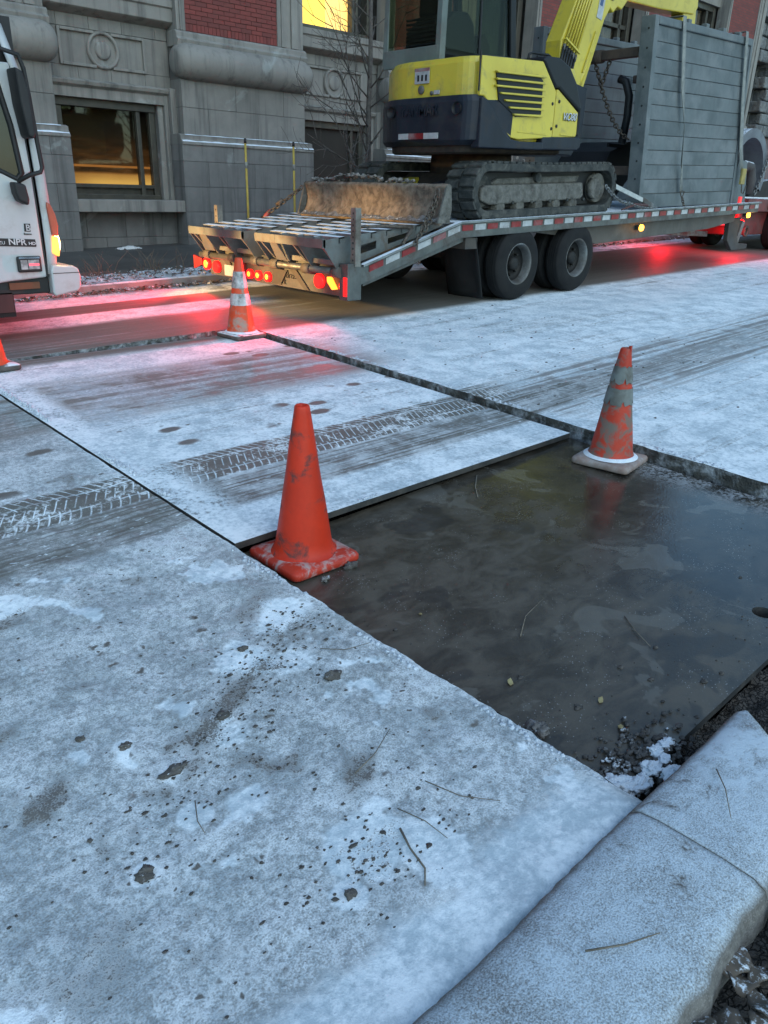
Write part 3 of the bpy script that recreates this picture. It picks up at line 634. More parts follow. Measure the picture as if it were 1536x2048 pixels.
def pier(k, detail):
    a, b = PL0 + PER*k, PR0 + PER*k
    pr = MB()
    pr.box((a + .01, PY + .03, 0), (b - .01, WY + .5, 3.7)); P_ = pr.build('pier', M_JOINT, bld)
    bs = MB().box((a - .10, BY + .03, .0), (b + .12, WY + .36, 2.12)).build('pier_core', M_JOINT, P_)
    if detail:
        ashlar(a - .11, b + .13, BY, [.1, .62, 1.04, 1.45, 1.86, 2.135], 1.0, M_ST3, P_, k); ashlar(a, b, PY, [2.26, 2.70, 3.12], 1.05, M_ST, P_, k + 1)
    else:
        MB().box((a - .11, BY, 0), (b + .13, WY + .3, 2.135)).build('base_face', M_ST3, P_); MB().box((a, PY, 2.1), (b, WY + .3, 3.12)).build('shaft_face', M_ST, P_)
    # ledges: sloping water table between two snowy steps
    lg = MB().prism([(BY - .02, 2.12), (BY - .02, 2.15), (PY - .06, 2.215), (PY - .06, 2.27), (PY + .02, 2.29), (PY + .3, 2.29), (PY + .3, 2.12)], 'x', a - .11, b + .13)
    lg.build('ledge', M_ST, P_, bev=.006)
    if detail:
        sn = MB()
        def strip(x0, x1, y0, y1, z, th):
            N_ = 40; sn.grid(lambda u, v_: Vector((x0 + (x1-x0)*u, y0 + (y1-y0)*v_, z + th * math.sin(v_*math.pi) * (.7 + .5*n3(u*(x1-x0), k*3.3, 0, 5)) + .004)), N_, 5)
        strip(a - .1, b + .12, BY - .015, PY - .065, 2.165, .030); strip(a - .02, b + .02, PY - .07, PY + .0, 2.268, .018)
        sn.build('snow_cap', M_SNOWP, P_)
    # stone roll with rounded ends
    rl = MB(); c = Vector(((a + b)/2, PY + .02, 3.385)); hl = (b - a)/2 + .10; r_ = .275; prof = []
    for i in range(9): t = math.pi/2 * i/8; prof.append((max(.002, (r_ - .16) + .16*math.sin(t)) if i else .002, -hl + .22 - .22*math.cos(t)))
    prof += [(r_, h) for h in lin(-hl + .26, hl - .26, 6)]
    for i in range(9): t = math.pi/2 * (8 - i)/8; prof.append((max(.002, (r_ - .16) + .16*math.sin(t)) if i < 8 else .002, hl - .22 + .22*math.cos(t)))
    rl.lathe(prof, c, 'x', 36); rl.build('stone_roll', M_ST2, P_)
    MB().prism([(PY - .04, 3.60), (PY - .07, 3.70), (PY - .02, 3.73), (PY - .02, 3.80), (PY + .02, 3.83), (PY + .3, 3.83), (PY + .3, 3.60)], 'x', a - .04, b + .04).build('plinth_course', M_ST2, P_, bev=.01)
    # stone strips either side of the brick
    s_ = MB()
    for (x0, x1, yo) in ((a, a + .06, .02), (a + .06, a + .11, .0), (a + .11, a + .17, .025), (b - .58, b - .50, .02), (b - .50, b - .40, .0), (b - .40, b - .28, .03), (b - .28, b - .14, .0), (b - .14, b, .03)):
        s_.box((x0, PY + yo, 3.83), (x1, PY + .4, 17))
    s_.build('stone_strip', M_ST2, P_, bev=.006)
    bx0, bx1 = a + .17, b - .58
    if k == 0:
        bp = MB().box((bx0, PY + .055, 3.83), (bx1, PY + .4, 17)).build('brick_panel', M_MORT, P_)
        def brick(x0, x1, z0, z1, dy): 
            MB().box((x0, PY + .042 + dy, z0), (x1, PY + .10, z1)).build('brick', M_BRICK, bp)
        nS = int((bx1 - bx0) / .072)
        for i in range(nS): x0 = bx0 + i*(bx1-bx0)/nS; brick(x0 + .004, x0 + (bx1-bx0)/nS - .004, 3.84, 3.945, random.uniform(-.003, .004))
        z = 3.953; row = 0
        while z < 4.72:
            x = bx0 - (.11 if row % 2 else 0)
            while x < bx1 - .02:
                x0, x1 = max(x, bx0), min(x + .212, bx1)
                if x1 - x0 > .03: brick(x0, x1, z, z + .059, random.uniform(-.004, .005))
                x += .22
            z += .0675; row += 1
        MB().box((bx0, PY + .044, z), (bx1, PY + .3, 17)).build('brickwork', M_FBRICK, P_)
    else:
        MB().box((bx0, PY + .044, 3.83), (bx1, PY + .4, 17)).build('brickwork', M_FBRICK, P_)
    return P_
for k in (-1, 0, 1): pier(k, True)
for k in (2, 3): pier(k, False)
# last pier narrow with brick to the corner of the building
pier(4, False)

def bay(k, detail):
    a, b = PR0 + PER*(k-1), PL0 + PER*k
    by = MB().box((a - .1, WY + .25, 2.7), (b + .1, WY + .33, 4.3)).box((a - .1, WY + .25, 0), (b + .1, WY + .33, 1.2)).build('bay', M_JOINT, bld)
    wx0, wx1 = a + .16, b - .30
    if detail:
        ashlar(a + .02, b, WY - .05, [.1, .62, 1.04], .72, M_ST3, by, k, .3)
        ashlar(a, b, WY, [2.98, 3.16], .55, M_ST, by, k, .25); 
        for (z0, z1) in ((3.68, 3.95),): ashlar(a, b, WY, [z0, z1], .55, M_ST, by, k + 1, .25)
        ashlar(a, b, WY + .012, [3.16, 3.68], 2.6, M_ST, by, k, .25)
    else:
        MB().box((a, WY, 2.9), (b, WY + .3, 4.3)).build('spandrel_face', M_ST, by); MB().box((a, WY - .05, 0), (b, WY + .3, 1.04)).build('dado_face', M_ST, by)
    # moulded jambs
    for sg, xe in ((1, a), (-1, b)):
        j = MB()
        for (d0, d1, yy) in ((0, .10, WY - .14), (.10, .17, WY - .04), (.17, .27, WY + .03)):
            d0_, d1_ = (d0, d1) if sg < 0 else (d0 * .5, d1 * .5)
            x0, x1 = sorted((xe + sg*d0_, xe + sg*d1_)); j.box((x0, yy, 1.04), (x1, WY + .3, 2.98))
        j.build('jamb', M_ST2, by, bev=.008)
    MB().box((a - .02, PY - .06, 1.035), (b - .03, WY + .3, 1.225)).build('window_sill', M_ST2, by, bev=.012)
    MB().prism([(WY - .03, 2.72), (WY - .03, 2.86), (WY - .09, 2.90), (WY - .11, 2.95), (WY - .03, 2.985), (WY + .2, 2.985), (WY + .2, 2.72)], 'x', a, b).build('lintel', M_ST2, by, bev=.006)
    # medallion panel: raised frame with ring and disc
    cx_, cz_ = (a + b)/2 - .08, 3.415; hw, hh, rr = .70, .235, .265
    pfm = by
    for z_ in (cz_ - hh, cz_ + hh):
        for sg in (-1, 1): MB().bar((cx_ + sg*.14, WY - .012, z_), (cx_ + sg*(hw - .022), WY - .012, z_), .05, .045).build('frame_bar', M_ST2, pfm, bev=.01)
    for x_ in (cx_ - hw, cx_ + hw): MB().bar((x_, WY - .012, cz_ - hh - .022), (x_, WY - .012, cz_ + hh + .022), .045, .05, (0, 1, 0)).build('frame_bar', M_ST2, pfm, bev=.01)
    rg = MB(); rg.lathe([(rr - .05, .02), (rr - .045, -.03), (rr - .02, -.045), (rr, -.03), (rr + .008, .02)], (cx_, WY, cz_), 'y', 40); rg.lathe([(.005, -.028), (.10, -.028), (.128, -.012), (.132, .02)], (cx_, WY, cz_), 'y', 32)
    rg.build('medallion', M_ST2, by)
    # cornice under the upper window
    MB().prism([(WY - .02, 3.86), (WY - .17, 3.92), (WY - .20, 3.94), (WY - .20, 4.12), (WY - .23, 4.14), (WY - .23, 4.24), (WY + .2, 4.27), (WY + .2, 3.86)], 'x', a, b).build('cornice', M_ST2, by, bev=.006)
    # lower window
    win = MB()
    for (x0, x1) in ((wx0, wx0 + .10), (wx1 - .34, wx1 - .27), (wx1 - .10, wx1)): win.box((x0, WY + .10, 1.22), (x1, WY + .22, 2.74))
    for (z0, z1, yy) in ((1.22, 1.30, WY + .07), (1.40, 1.46, WY + .11), (2.60, 2.74, WY + .07)): win.box((wx0, yy, z0), (wx1, WY + .24, z1))
    W_ = win.build('window', M_FRAME, by, bev=.008)
    MB().box((wx0, WY + .175, 1.29), (wx1, WY + .19, 1.41)).build('panel', M_FRAME, W_)
    MB().box((wx0 + .05, WY + .16, 1.45), (wx1 - .05, WY + .17, 2.62)).build('pane', M_GLASS if k == 0 else M_DKPANE, W_)
    if k == 0:
        n = NB('lit_blind'); o = n.xyz(n.wpos()); z = o[2]; nx_ = n.noise(n.scl(n.wpos(), 3, 1, 14), 1, 4, .6)
        lo = n.math('MULTIPLY', n.math('SUBTRACT', 1.0, n.mr(z, 1.60, 1.66)), n.mr(z, 1.46, 1.66, 1.0, .45)); lo = n.math('MULTIPLY', lo, n.mr(o[0], 5.5, 6.3, .55, 1.0))
        st = n.math('MULTIPLY', n.math('MULTIPLY', n.mr(z, 1.715, 1.725), n.math('SUBTRACT', 1.0, n.mr(z, 1.75, 1.76))), .42)
        fade = n.math('MULTIPLY', n.math('SUBTRACT', 1.0, n.mr(z, 1.62, 2.35)), n.mr(nx_, .3, .7, .03, .12))
        n.set(Base_Color=(.07, .055, .04), Roughness=.8, Emission_Color=n.mix(lo, (1, .42, .10), (1.0, .62, .16)), Emission_Strength=n.math('MULTIPLY', n.math('ADD', n.math('ADD', lo, st), fade), .85))
        MB().box((wx0, WY + .325, 1.40), (wx1, WY + .335, 2.72)).build('lit_blind', n.mat, W_)
    else:
        MB().box((wx0, WY + .30, 1.3), (wx1, WY + .315, 2.7)).build('dark_backing', mat('dark_blind', (.05, .045, .04), rough=.8), W_)
    # upper window
    up = MB()
    ux0, ux1 = a + .04, b - .10
    for (x0, x1, yy) in ((ux0, ux0 + .07, .10), (ux1 - .52, ux1 - .45, .10), (ux1 - .40, ux1 - .34, .13), (ux1 - .16, ux1, .06)): up.box((x0, WY + yy, 4.27), (x1, WY + .26, 6.9))
    for (z0, z1, yy) in ((4.27, 4.36, .08), (5.7, 5.8, .1), (6.8, 6.95, .08)): up.box((ux0, WY + yy, z0), (ux1, WY + .26, z1))
    U_ = up.build('window', M_FRAME, by, bev=.008)
    if k == 1:
        MB().box((ux0 + .06, WY + .24, 4.35), (ux0 + .93, WY + .25, 5.72)).build('lit_pane', emis('lit_yellow', (1.0, .66, .08), .85), U_)
        MB().box((ux0 + .93, WY + .24, 4.35), (ux1 - .50, WY + .25, 5.72)).build('lit_pane', emis('lit_amber', (1.0, .60, .16), .8), U_)
        MB().box((ux0 + .06, WY + .27, 5.78), (ux1, WY + .28, 6.85)).build('pane', M_DARKGL, U_); MB().box((ux1 - .46, WY + .24, 4.35), (ux1 - .1, WY + .25, 5.72)).build('pane', M_DARKGL, U_)
    else:
        MB().box((ux0 + .05, WY + .20, 4.35), (ux1 - .1, WY + .21, 6.85)).build('pane', M_GLASS, U_)
        cu = MB(); cu.grid(lambda u, v_: Vector((ux0 + .75 + (ux1 - ux0 - .85)*u, WY + .29 + .03*math.sin(u*40) + .012*math.sin(u*97), 4.3 + 2.6*v_)), 90, 2); cu.build('curtain', M_CURT, U_)
        MB().box((ux0, WY + .332, 4.3), (ux1, WY + .338, 6.9)).build('dark_backing', mat('room_dark', (.02, .02, .022), rough=.9), U_)  # dark sheet behind the curtain stands in for the unlit room
    # spandrels and windows higher up
    hi = MB(); hw_ = MB()
    for z0 in (6.95, 10.6, 14.2): hi.box((a, WY - .02, z0), (b, WY + .4, z0 + 1.05))
    for z0 in (8.0, 11.65): hw_.box((a, WY + .2, z0), (b, WY + .36, z0 + 2.6))
    hi.build('spandrel', M_ST2, by); hw_.build('window', M_DARKGL, by)
for k in (0, 1): bay(k, True)
for k in (2, 3, 4): bay(k, False)

# ---- rough stone house beyond the end of the building
sh = thing('stone_house', (34, 16, .8), 'rough grey stone house with arched opening and orange lit window beyond the brick corner', 'building')
M_RUST = mat('rough_stone', (.20, .21, .21), (.11, .115, .12), 2.5, .9, bump=1.0, bscale=7, bdist=.08, streak=True); M_RUSTP = mat('rough_stone_pink', (.20, .15, .15), (.12, .09, .095), 3, .9, bump=1, bscale=9, bdist=.06)
MB().box((30.2, 15.2, 0), (46, 24, 3.9)).build('wall', M_RUSTP, sh)
for i in range(9):
    for j in range(9):
        x0 = 29.9 + .75*i + (.35 if j % 2 else 0)
        if 2 <= i <= 5 and j < 6: continue
        MB().box((x0, 15.0 + random.uniform(-.05, .05), 3.9 + j*.42), (x0 + .73, 15.6, 3.9 + j*.42 + .40)).build('stone_block', M_RUST, sh, bev=.05)
MB().box((30.2, 15.5, 3.9), (46, 24, 9)).build('wall', M_RUST, sh)
ar = MB(); 
for i in range(11):
    t0, t1 = math.pi*i/11, math.pi*(i+1)/11; c_ = (33.1, 6.3)
    ar.prism([(c_[0] + 1.5*math.cos(t0), c_[1] + 1.5*math.sin(t0)), (c_[0] + 2.1*math.cos(t0), c_[1] + 2.1*math.sin(t0)), (c_[0] + 2.1*math.cos(t1 - .02), c_[1] + 2.1*math.sin(t1 - .02)), (c_[0] + 1.5*math.cos(t1 - .02), c_[1] + 1.5*math.sin(t1 - .02))], 'y', 14.8, 15.5)
ar.build('arch', M_RUST, sh, bev=.03); MB().box((31.7, 15.44, 3.9), (34.5, 15.49, 7.6)).build('recess_shade', M_DARKGL, sh)  # dark sheet across the arch stands in for the shade of the opening
MB().box((32.3, 15.38, 4.0), (33.6, 15.43, 5.8)).build('lit_pane', emis('lit_orange', (1, .45, .14), .22), sh)
# ================================================================== TRAILER
M_GALV = mat('galvanised_steel', (.15, .16, .155), (.105, .113, .11), 5, .42, .65, bump=.2, dirt=(.12, .10, .085), damt=.35, dscale=4, snow=.12)
M_GALVS = mat('galvanised_snowy', (.28, .30, .31), (.2, .215, .22), 5, .45, .6, bump=.2, dirt=(.12, .10, .085), damt=.3, dscale=4, snow=1.0)
M_DKST = mat('dark_trailer_steel', (.055, .056, .056), (.03, .03, .031), 5, .6, .3, bump=.4, dirt=(.10, .085, .07), damt=.5)
M_BEAM = mat('trailer_beam', (.11, .105, .095), (.07, .066, .06), 4, .55, .3, bump=.3, dirt=(.13, .115, .10), damt=.5, streak=True)
M_TYRE = mat('tyre_rubber', (.011, .011, .012), (.017, .017, .017), 6, .8, bump=.4, bscale=50, rvar=.05, spec=.2)
M_RIM = mat('wheel_rim', (.22, .23, .23), (.12, .12, .118), 6, .5, .5, bump=.2, dirt=(.09, .08, .07), damt=.5)
M_HUB = mat('wheel_hub', (.016, .016, .016), (.026, .025, .024), 9, .6, .2, spec=.3)
M_RED = mat('reflective_red', (.24, .014, .018), (.17, .012, .015), 20, .35, bump=.1, dirt=(.3, .3, .3), damt=.12); M_WHT = mat('reflective_white', (.44, .46, .47), (.36, .38, .39), 20, .4, bump=.1, dirt=(.2, .19, .18), damt=.2)
M_FLAP = mat('mudflap_rubber', (.012, .013, .014), (.02, .02, .02), 3, .7, bump=.3, streak=True, spec=.2)
M_LENS_R = emis('red_lens_glow', (1.0, .012, .012), 1.1); M_LENS_HOT = emis('lamp_hot_core', (1.0, .22, .02), 3.2); M_LENS_HOT2 = emis('lamp_hot_core_pale', (1.0, .45, .15), 5.0); M_LENS_A = emis('amber_lens_lit', (1.0, .42, .03), 7.0)
M_REDPAINT = mat('tail_red_panel', (.36, .02, .02), (.25, .015, .015), 8, .5, dirt=(.08, .06, .05), damt=.3)
M_INK_SHADE = mat('black_print_and_shade', (.015, .015, .016), rough=.6); M_WINK = mat('white_print', (.62, .64, .65), rough=.5)

YR, YL = 5.98, 8.58
def TZ(x): return 1.19 + .0355*(x - 6.76)
def DZ(x):                                           # top edge of the trailer side, beavertail included
    return TZ(x) if x > 6.76 else 1.19 - (6.76 - x) * .275
tr = thing('equipment_trailer', (9.5, 7.28, gz(9.5, 6.5)), 'galvanised flatbed trailer with folded ramps, red tail lamps and twin right hand wheels', 'trailer')
XF = 14.45
# deck and side rails
dk = MB().prism([(6.76, TZ(6.76) - .012), (XF, TZ(XF) - .012), (XF, TZ(XF) - .07), (6.76, TZ(6.76) - .07)], 'y', YR + .05, YL - .05); dk.build('deck', M_GALVS, tr)
for i in range(6):
    y0 = YR + .06 + i*.415
    MB().prism([(6.77, TZ(6.77) + .004), (XF, TZ(XF) + .004), (XF, TZ(XF) - .010), (6.77, TZ(6.77) - .010)], 'y', y0, y0 + .40).build('plank', mat('snowy_plank', (.13, .11, .09), rough=.8, snow=.95) if i == 0 else bpy.data.materials['snowy_plank'], tr)
for y0, y1 in ((YR, YR + .05), (YL - .05, YL)):
    sr = MB(); h = .145
    sr.prism([(6.76, TZ(6.76)), (XF, TZ(XF)), (XF, TZ(XF) - h), (6.80, TZ(6.80) - h - .01), (5.30, DZ(5.30) - h - .03), (5.26, DZ(5.26))], 'y', y0, y1); sr.build('side_rail', M_GALV, tr, bev=.006)
rl = MB(); rl.bar((5.32, YR - .008, DZ(5.32) + .012), (6.76, YR - .008, DZ(6.76) + .012), .06, .022, (0, 0, 1)); rl.bar((6.76, YR - .008, TZ(6.76) + .010), (XF, YR - .008, TZ(XF) + .010), .06, .022); rl.build('rub_rail', M_GALVS, tr)
# main beam below the deck
bmn = MB().prism([(8.2, TZ(8.2) - .16), (XF - .5, TZ(XF) - .16), (XF - .5, TZ(XF) - .30), (13.0, TZ(13) - .36), (9.75, TZ(9.75) - .40), (9.3, TZ(9.3) - .30)], 'y', YR + .16, YR + .26); bmn.build('main_beam', M_BEAM, tr, bev=.008)
MB().prism([(6.8, TZ(6.8) - .16), (XF - .5, TZ(XF) - .16), (XF - .5, TZ(XF) - .30), (9.75, TZ(9.75) - .40), (6.8, TZ(6.8) - .3)], 'y', YL - .26, YL - .16).build('main_beam', M_BEAM, tr)
for x in lin(7.0, 14.2, 12):
    MB().box((x, YR + .06, TZ(x) - .15), (x + .07, YL - .06, TZ(x) - .075)).build('cross_member', M_DKST, tr)
MB().prism([(5.4, DZ(5.4) - .10), (6.9, TZ(6.9) - .09), (6.9, TZ(6.9) - .20), (5.4, DZ(5.4) - .22)], 'y', YR + .06, YL - .06).build('beavertail_deck', M_GALV, tr)
# retro-reflective blocks along the side
seg = .19; i = 0; x = 5.42
while x < XF - .1:
    L = .20 if x < 6.7 else .185
    x1 = min(x + L, XF - .03)
    if not (6.66 < x1 and x < 6.70 and False):
        zc = lambda q: DZ(q) - .045
        MB().prism([(x + .004, zc(x) + .026), (x1 - .004, zc(x1) + .026), (x1 - .004, zc(x1) - .036), (x + .004, zc(x) - .036)], 'y', YR - .006, YR + .01).build('reflector', M_RED if i % 2 == 0 else M_WHT, tr)
    x += L + (.03 if i % 2 else .028); i += 1

# wheels
def wheel_parts(parent, cx_, cz_, y_out, flip=1, r=.425, wd=.225):
    yo = y_out
    ty = MB(); s = flip
    prof = [(.235, 0.0), (.27, -.004), (.33, -.006), (.375, .004), (.405, .022), (.418, .04)]
    g = []
    for j, t in enumerate(lin(.05, wd - .05, 12)): g.append((r if j % 3 else r - .012, t))
    prof = prof + g + [(.418, wd - .04), (.405, wd - .022), (.375, wd - .004), (.33, wd + .004), (.27, wd), (.235, wd - .005)]
    ty.lathe([(a, s*b) for a, b in prof], (cx_, yo, cz_), 'y', 48); T_ = ty.build('tyre', M_TYRE, parent)
    rm = MB(); rm.lathe([(a, s*b) for a, b in [(.245, .006), (.238, -.004), (.226, .004), (.214, .028), (.205, .07), (.201, .10)]], (cx_, yo, cz_), 'y', 40); rm.build('rim', M_RIM, parent)
    hb = MB(); hb.lathe([(a, s*b) for a, b in [(.203, .10), (.198, .135), (.15, .15), (.085, .15), (.080, .10), (.068, .065), (.045, .058), (.002, .057)]], (cx_, yo, cz_), 'y', 24)
    for k in range(8):
        t = 2*math.pi*k/8; hb.cyl((cx_ + .135*math.cos(t), yo + s*.105, cz_ + .135*math.sin(t)), (cx_ + .135*math.cos(t), yo + s*.15, cz_ + .135*math.sin(t)), .014, n=6)
    hb.build('hub', M_HUB, parent)
for wx in (7.88, 9.10):
    zc = gz(wx, 6.2) + .423
    for (yo, fl) in ((YR + .005, 1), (YR + .50, -1)):
        wp = MB().cyl((wx, yo + fl*.155, zc), (wx, yo + fl*.20, zc), .19, n=20).build('wheel', M_DKST, tr); wheel_parts(wp, wx, zc, yo, fl)
    zc = gz(wx, 8.3) + .423 - .02
    for (yo, fl) in ((YL - .005, -1), (YL - .50, 1)):
        wp = MB().cyl((wx, yo + fl*.155, zc), (wx, yo + fl*.20, zc), .19, n=20).build('wheel', M_DKST, tr); wheel_parts(wp, wx, zc, yo, fl)
    MB().cyl((wx, YR + .3, gz(wx, 6.3) + .42), (wx, YL - .3, gz(wx, 8) + .42), .06).build('axle', M_DKST, tr)
# rubber mudflaps behind the wheels
for y0 in (YR + .03, YL - .58):
    fl = MB(); fl.grid(lambda u, v_: Vector((7.06 + .20*v_ + .015*math.sin(u*7), y0 + .55*u, TZ(7) - .13 - .72*v_)), 12, 10); o = fl.build('mudflap', M_FLAP, tr); sd_ = o.modifiers.new('solid', 'SOLIDIFY'); sd_.thickness = .012
    MB().box((6.90, y0, TZ(6.9) - .28), (7.10, y0 + .55, TZ(6.9) - .16)).build('flap_bracket', M_DKST, tr)

# tail: bumper panel, hinge shaft, lamps
MB().box((5.18, YR + .02, .50), (5.26, YL, .80)).build('tail_panel', M_GALV, tr, bev=.006)
MB().cyl((5.12, YR + .15, .745), (5.12, YL + .10, .725), .035, n=16).build('hinge_shaft', M_GALV, tr)
def tail_lamp(y, z, r, lens, core=None, hx=.0, cr=.55):
    h = MB().lathe([(r*1.12, 0), (r*1.12, -.035), (r, -.04)], (5.175, y, z), 'x', 20).disc((5.137, y, z), r, (-1, 0, 0), 20).build('tail_lamp', lens, tr)
    if core: MB().lathe([(r*cr, -.039), (r*cr*.7, -.046), (.002, -.05)], (5.175, y, z), 'x', 18).build('lit_core', core, h)
    return h
tail_lamp(8.62, .615, .062, M_LENS_R, M_LENS_HOT, cr=.72); tail_lamp(8.40, .60, .062, M_LENS_R)
for y in (7.70, 7.53, 7.35): tail_lamp(y, .58, .048, M_LENS_R, M_LENS_HOT, cr=.62)
tail_lamp(6.44, .625, .066, M_LENS_R); tail_lamp(6.05, .605, .055, M_LENS_R, M_LENS_HOT2, cr=.85)
MB().prism([(6.16, .57), (6.25, .68), (6.29, .68), (6.285, .63), (6.21, .56)], 'x', 5.13, 5.175).build('tail_lamp', M_LENS_HOT, tr, bev=.005)
for (y0, y1, z0, z1) in ((8.72, 8.92, .54, .70), (7.80, 7.95, .52, .72), (5.97, 6.02, .50, .70)):
    MB().prism([(y0, z0 + .06), (y1, z0), (y1, z1), (y0, z1 - .03)], 'x', 5.15, 5.178).build('reflector_panel', M_LENS_R if y0 < 6 else M_REDPAINT, tr)  # right-hand reflector panel is given a glow of its own
MB().box((5.12, YR - .03, .48), (5.30, YR + .10, .83)).build('stake_pocket', M_GALV, tr, bev=.006); MB().box((5.112, YR - .02, .52), (5.121, YR + .03, .70)).build('corner_reflector', M_LENS_R, tr)  # corner reflector is no lamp, its red glow is added by the material
MB().prism([(7.12, .52), (7.28, .52), (7.26, .68), (7.0, .68)], 'x', 5.16, 5.179).build('gusset', M_DKST, tr); MB().prism([(6.62, .51), (6.70, .51), (6.96, .70), (6.84, .70)], 'x', 5.16, 5.179).build('gusset', M_DKST, tr); MB().prism([(7.98, .51), (8.06, .51), (8.26, .70), (8.14, .70)], 'x', 5.16, 5.179).build('gusset', M_DKST, tr)
# print on the tail panel (partly worn away in the photograph)
text('(Bros', .10, (5.174, 7.08, .60), (0, -1, 0), (0, 0, 1), M_INK_SHADE, tr, shear=.2); text('K', .065, (5.174, 7.08, .53), (0, -1, 0), (0, 0, 1), M_INK_SHADE, tr, bold=.001)
pl = MB().box((5.15, 8.02, .52), (5.178, 8.22, .64)).build('number_plate', M_WHT, tr)
# lights given off by the lamps
for (y, z, e) in ((8.55, .60, 60), (7.52, .58, 34), (6.25, .61, 26)):
    lamp('tail_lamp_light', (5.10, y, z), (1.0, .008, .02), e * .8, tr, .04, 'SPOT', (-1, 0, -.10), R(168))
    lamp('tail_lamp_beam', (5.10, y, z), (1.0, .008, .02), e * 5.5, tr, .04, 'SPOT', (-1, -.03, -.07), R(64))

# stakes with holes
M_STAKE = mat('stake_steel', (.30, .29, .26), (.20, .195, .18), 6, .5, .5, dirt=(.1, .08, .06), damt=.4)
for (x, y, z0, z1) in ((5.24, YR - .005, .80, 1.34), (5.36, YL + .05, .60, 1.28)):
    st = MB()
    st.box((x - .035, y - .035, z0), (x - .028, y + .035, z1)).box((x - .028, y + .027, z0), (x + .035, y + .035, z1)).box((x - .028, y - .035, z0), (x + .035, y - .027, z1))
    S_ = st.build('stake', M_STAKE, tr)
    for z in lin(z0 + .06, z1 - .05, 8): MB().cyl((x - .0365, y, z), (x - .034, y, z), .010, n=8).build('stake_hole', M_INK_SHADE, S_)

# folded ramps: each has cut-out side plates, top bars and a rear bar
M_RAMP = mat('ramp_steel', (.17, .187, .187), (.12, .133, .135), 4, .5, .45, bump=.25, dirt=(.13, .11, .09), damt=.4, dscale=5)
def rz(x): return 1.045 + (x - 4.92) * .098
def side_plate(parent, y, th=.012):
    """tapering plate with two slots, cut as strips"""
    xr, xf = 4.92, 6.62
    def low(x): return max(DZ(x) + .015, .74 if x < 5.3 else 0) if x > 5.12 else .74 + (5.12 - x) / .20 * (rz(4.92) - .05 - .74)
    xs_ = [4.92, 5.02, 5.12, 5.30, 5.62, 5.78, 6.10, 6.35, 6.62]
    mb = MB()
    for a, b in zip(xs_[:-1], xs_[1:]):
        la, lb = min(low(a), rz(a) - .02), min(low(b), rz(b) - .02)
        if (abs(a - 5.30) < .01) or (abs(a - 5.78) < .01):
            ma, mb_ = la + (rz(a) - la)*.28, lb + (rz(b) - lb)*.28; ta, tb2 = la + (rz(a) - la)*.58, lb + (rz(b) - lb)*.62
            mb.prism([(a, la), (b, lb), (b, mb_), (a, ma)], 'y', y, y + th); mb.prism([(a, ta), (b, tb2), (b, rz(b)), (a, rz(a))], 'y', y, y + th)
        else: mb.prism([(a, la), (b, lb), (b, rz(b)), (a, rz(a))], 'y', y, y + th)
    return mb.build('side_plate', M_RAMP, parent)
for (y0, y1) in ((6.09, 7.24), (7.49, 8.60)):
    rb = MB().bar((4.94, y0, rz(4.94) - .035), (4.94, y1, rz(4.94) - .035), .035, .085); rp = rb.build('ramp', M_RAMP, tr, bev=.004)
    for yy in (y0, (y0*2 + y1)/3 + .02, (y0 + y1*2)/3 + .02, y1 - .012): side_plate(rp, yy)
    for j, xx in enumerate(lin(5.12, 6.60, 7)):
        MB().prism([(xx, rz(xx) + .004), (xx + .075, rz(xx + .075) + .004), (xx + .075, rz(xx) - .006), (xx + .012, rz(xx) - .010), (xx + .012, rz(xx) - .055), (xx, rz(xx) - .055)], 'y', y0, y1).build('cross_bar', M_GALVS, rp)
    for yy in lin(y0 + .30, y1 - .30, 2):
        MB().bar((5.05, yy, rz(5.05) - .012), (6.6, yy, rz(6.6) - .012), .03, .03).build('rail', M_GALVS, rp)
    # rear lugs down to the hinge, lower angle bar
    for yy in (y0 + .02, (y0 + y1)/2 - .08, y1 - .10):
        lg_ = MB(); lg_.bar((4.95, yy, rz(4.95) - .06), (5.12, yy, .82), .03, .045, (1, 0, 0)); lg_.build('brace', M_RAMP, rp)
        MB().cyl((5.12, yy - .06, .738), (5.12, yy + .06, .735), .052, n=16).build('hinge_sleeve', M_BEAM, rp)
    MB().bar((5.14, y0 + .06, .825), (5.14, y1 - .06, .825), .06, .05).build('foot_bar', M_RAMP, rp, bev=.004)
    MB().box((5.03, (y0+y1)/2 - .2 + (.45 if y0 > 7 else .38), .78), (5.05, (y0+y1)/2 + .02 + (.45 if y0 > 7 else .38), 1.0), Matrix.Rotation(R(-28), 3, 'Y')).build('end_plate', M_RAMP, rp)
# side marker lamps
for (x, z, e) in ((10.78, TZ(10.78) - .235, 5), (14.30, TZ(14.3) - .19, 4)):
    MB().box((x - .06, YR + .10, z - .03), (x + .06, YR + .165, z + .03)).build('marker_housing', M_DKST, tr)
    MB().lathe([(.045, 0), (.04, -.03), (.002, -.045)], (x, YR + .10, z), 'y', 16).build('marker_lamp', M_LENS_A, tr); lamp('marker_light', (x, YR - .02, z), (1, .45, .05), e * .12, tr, .03)
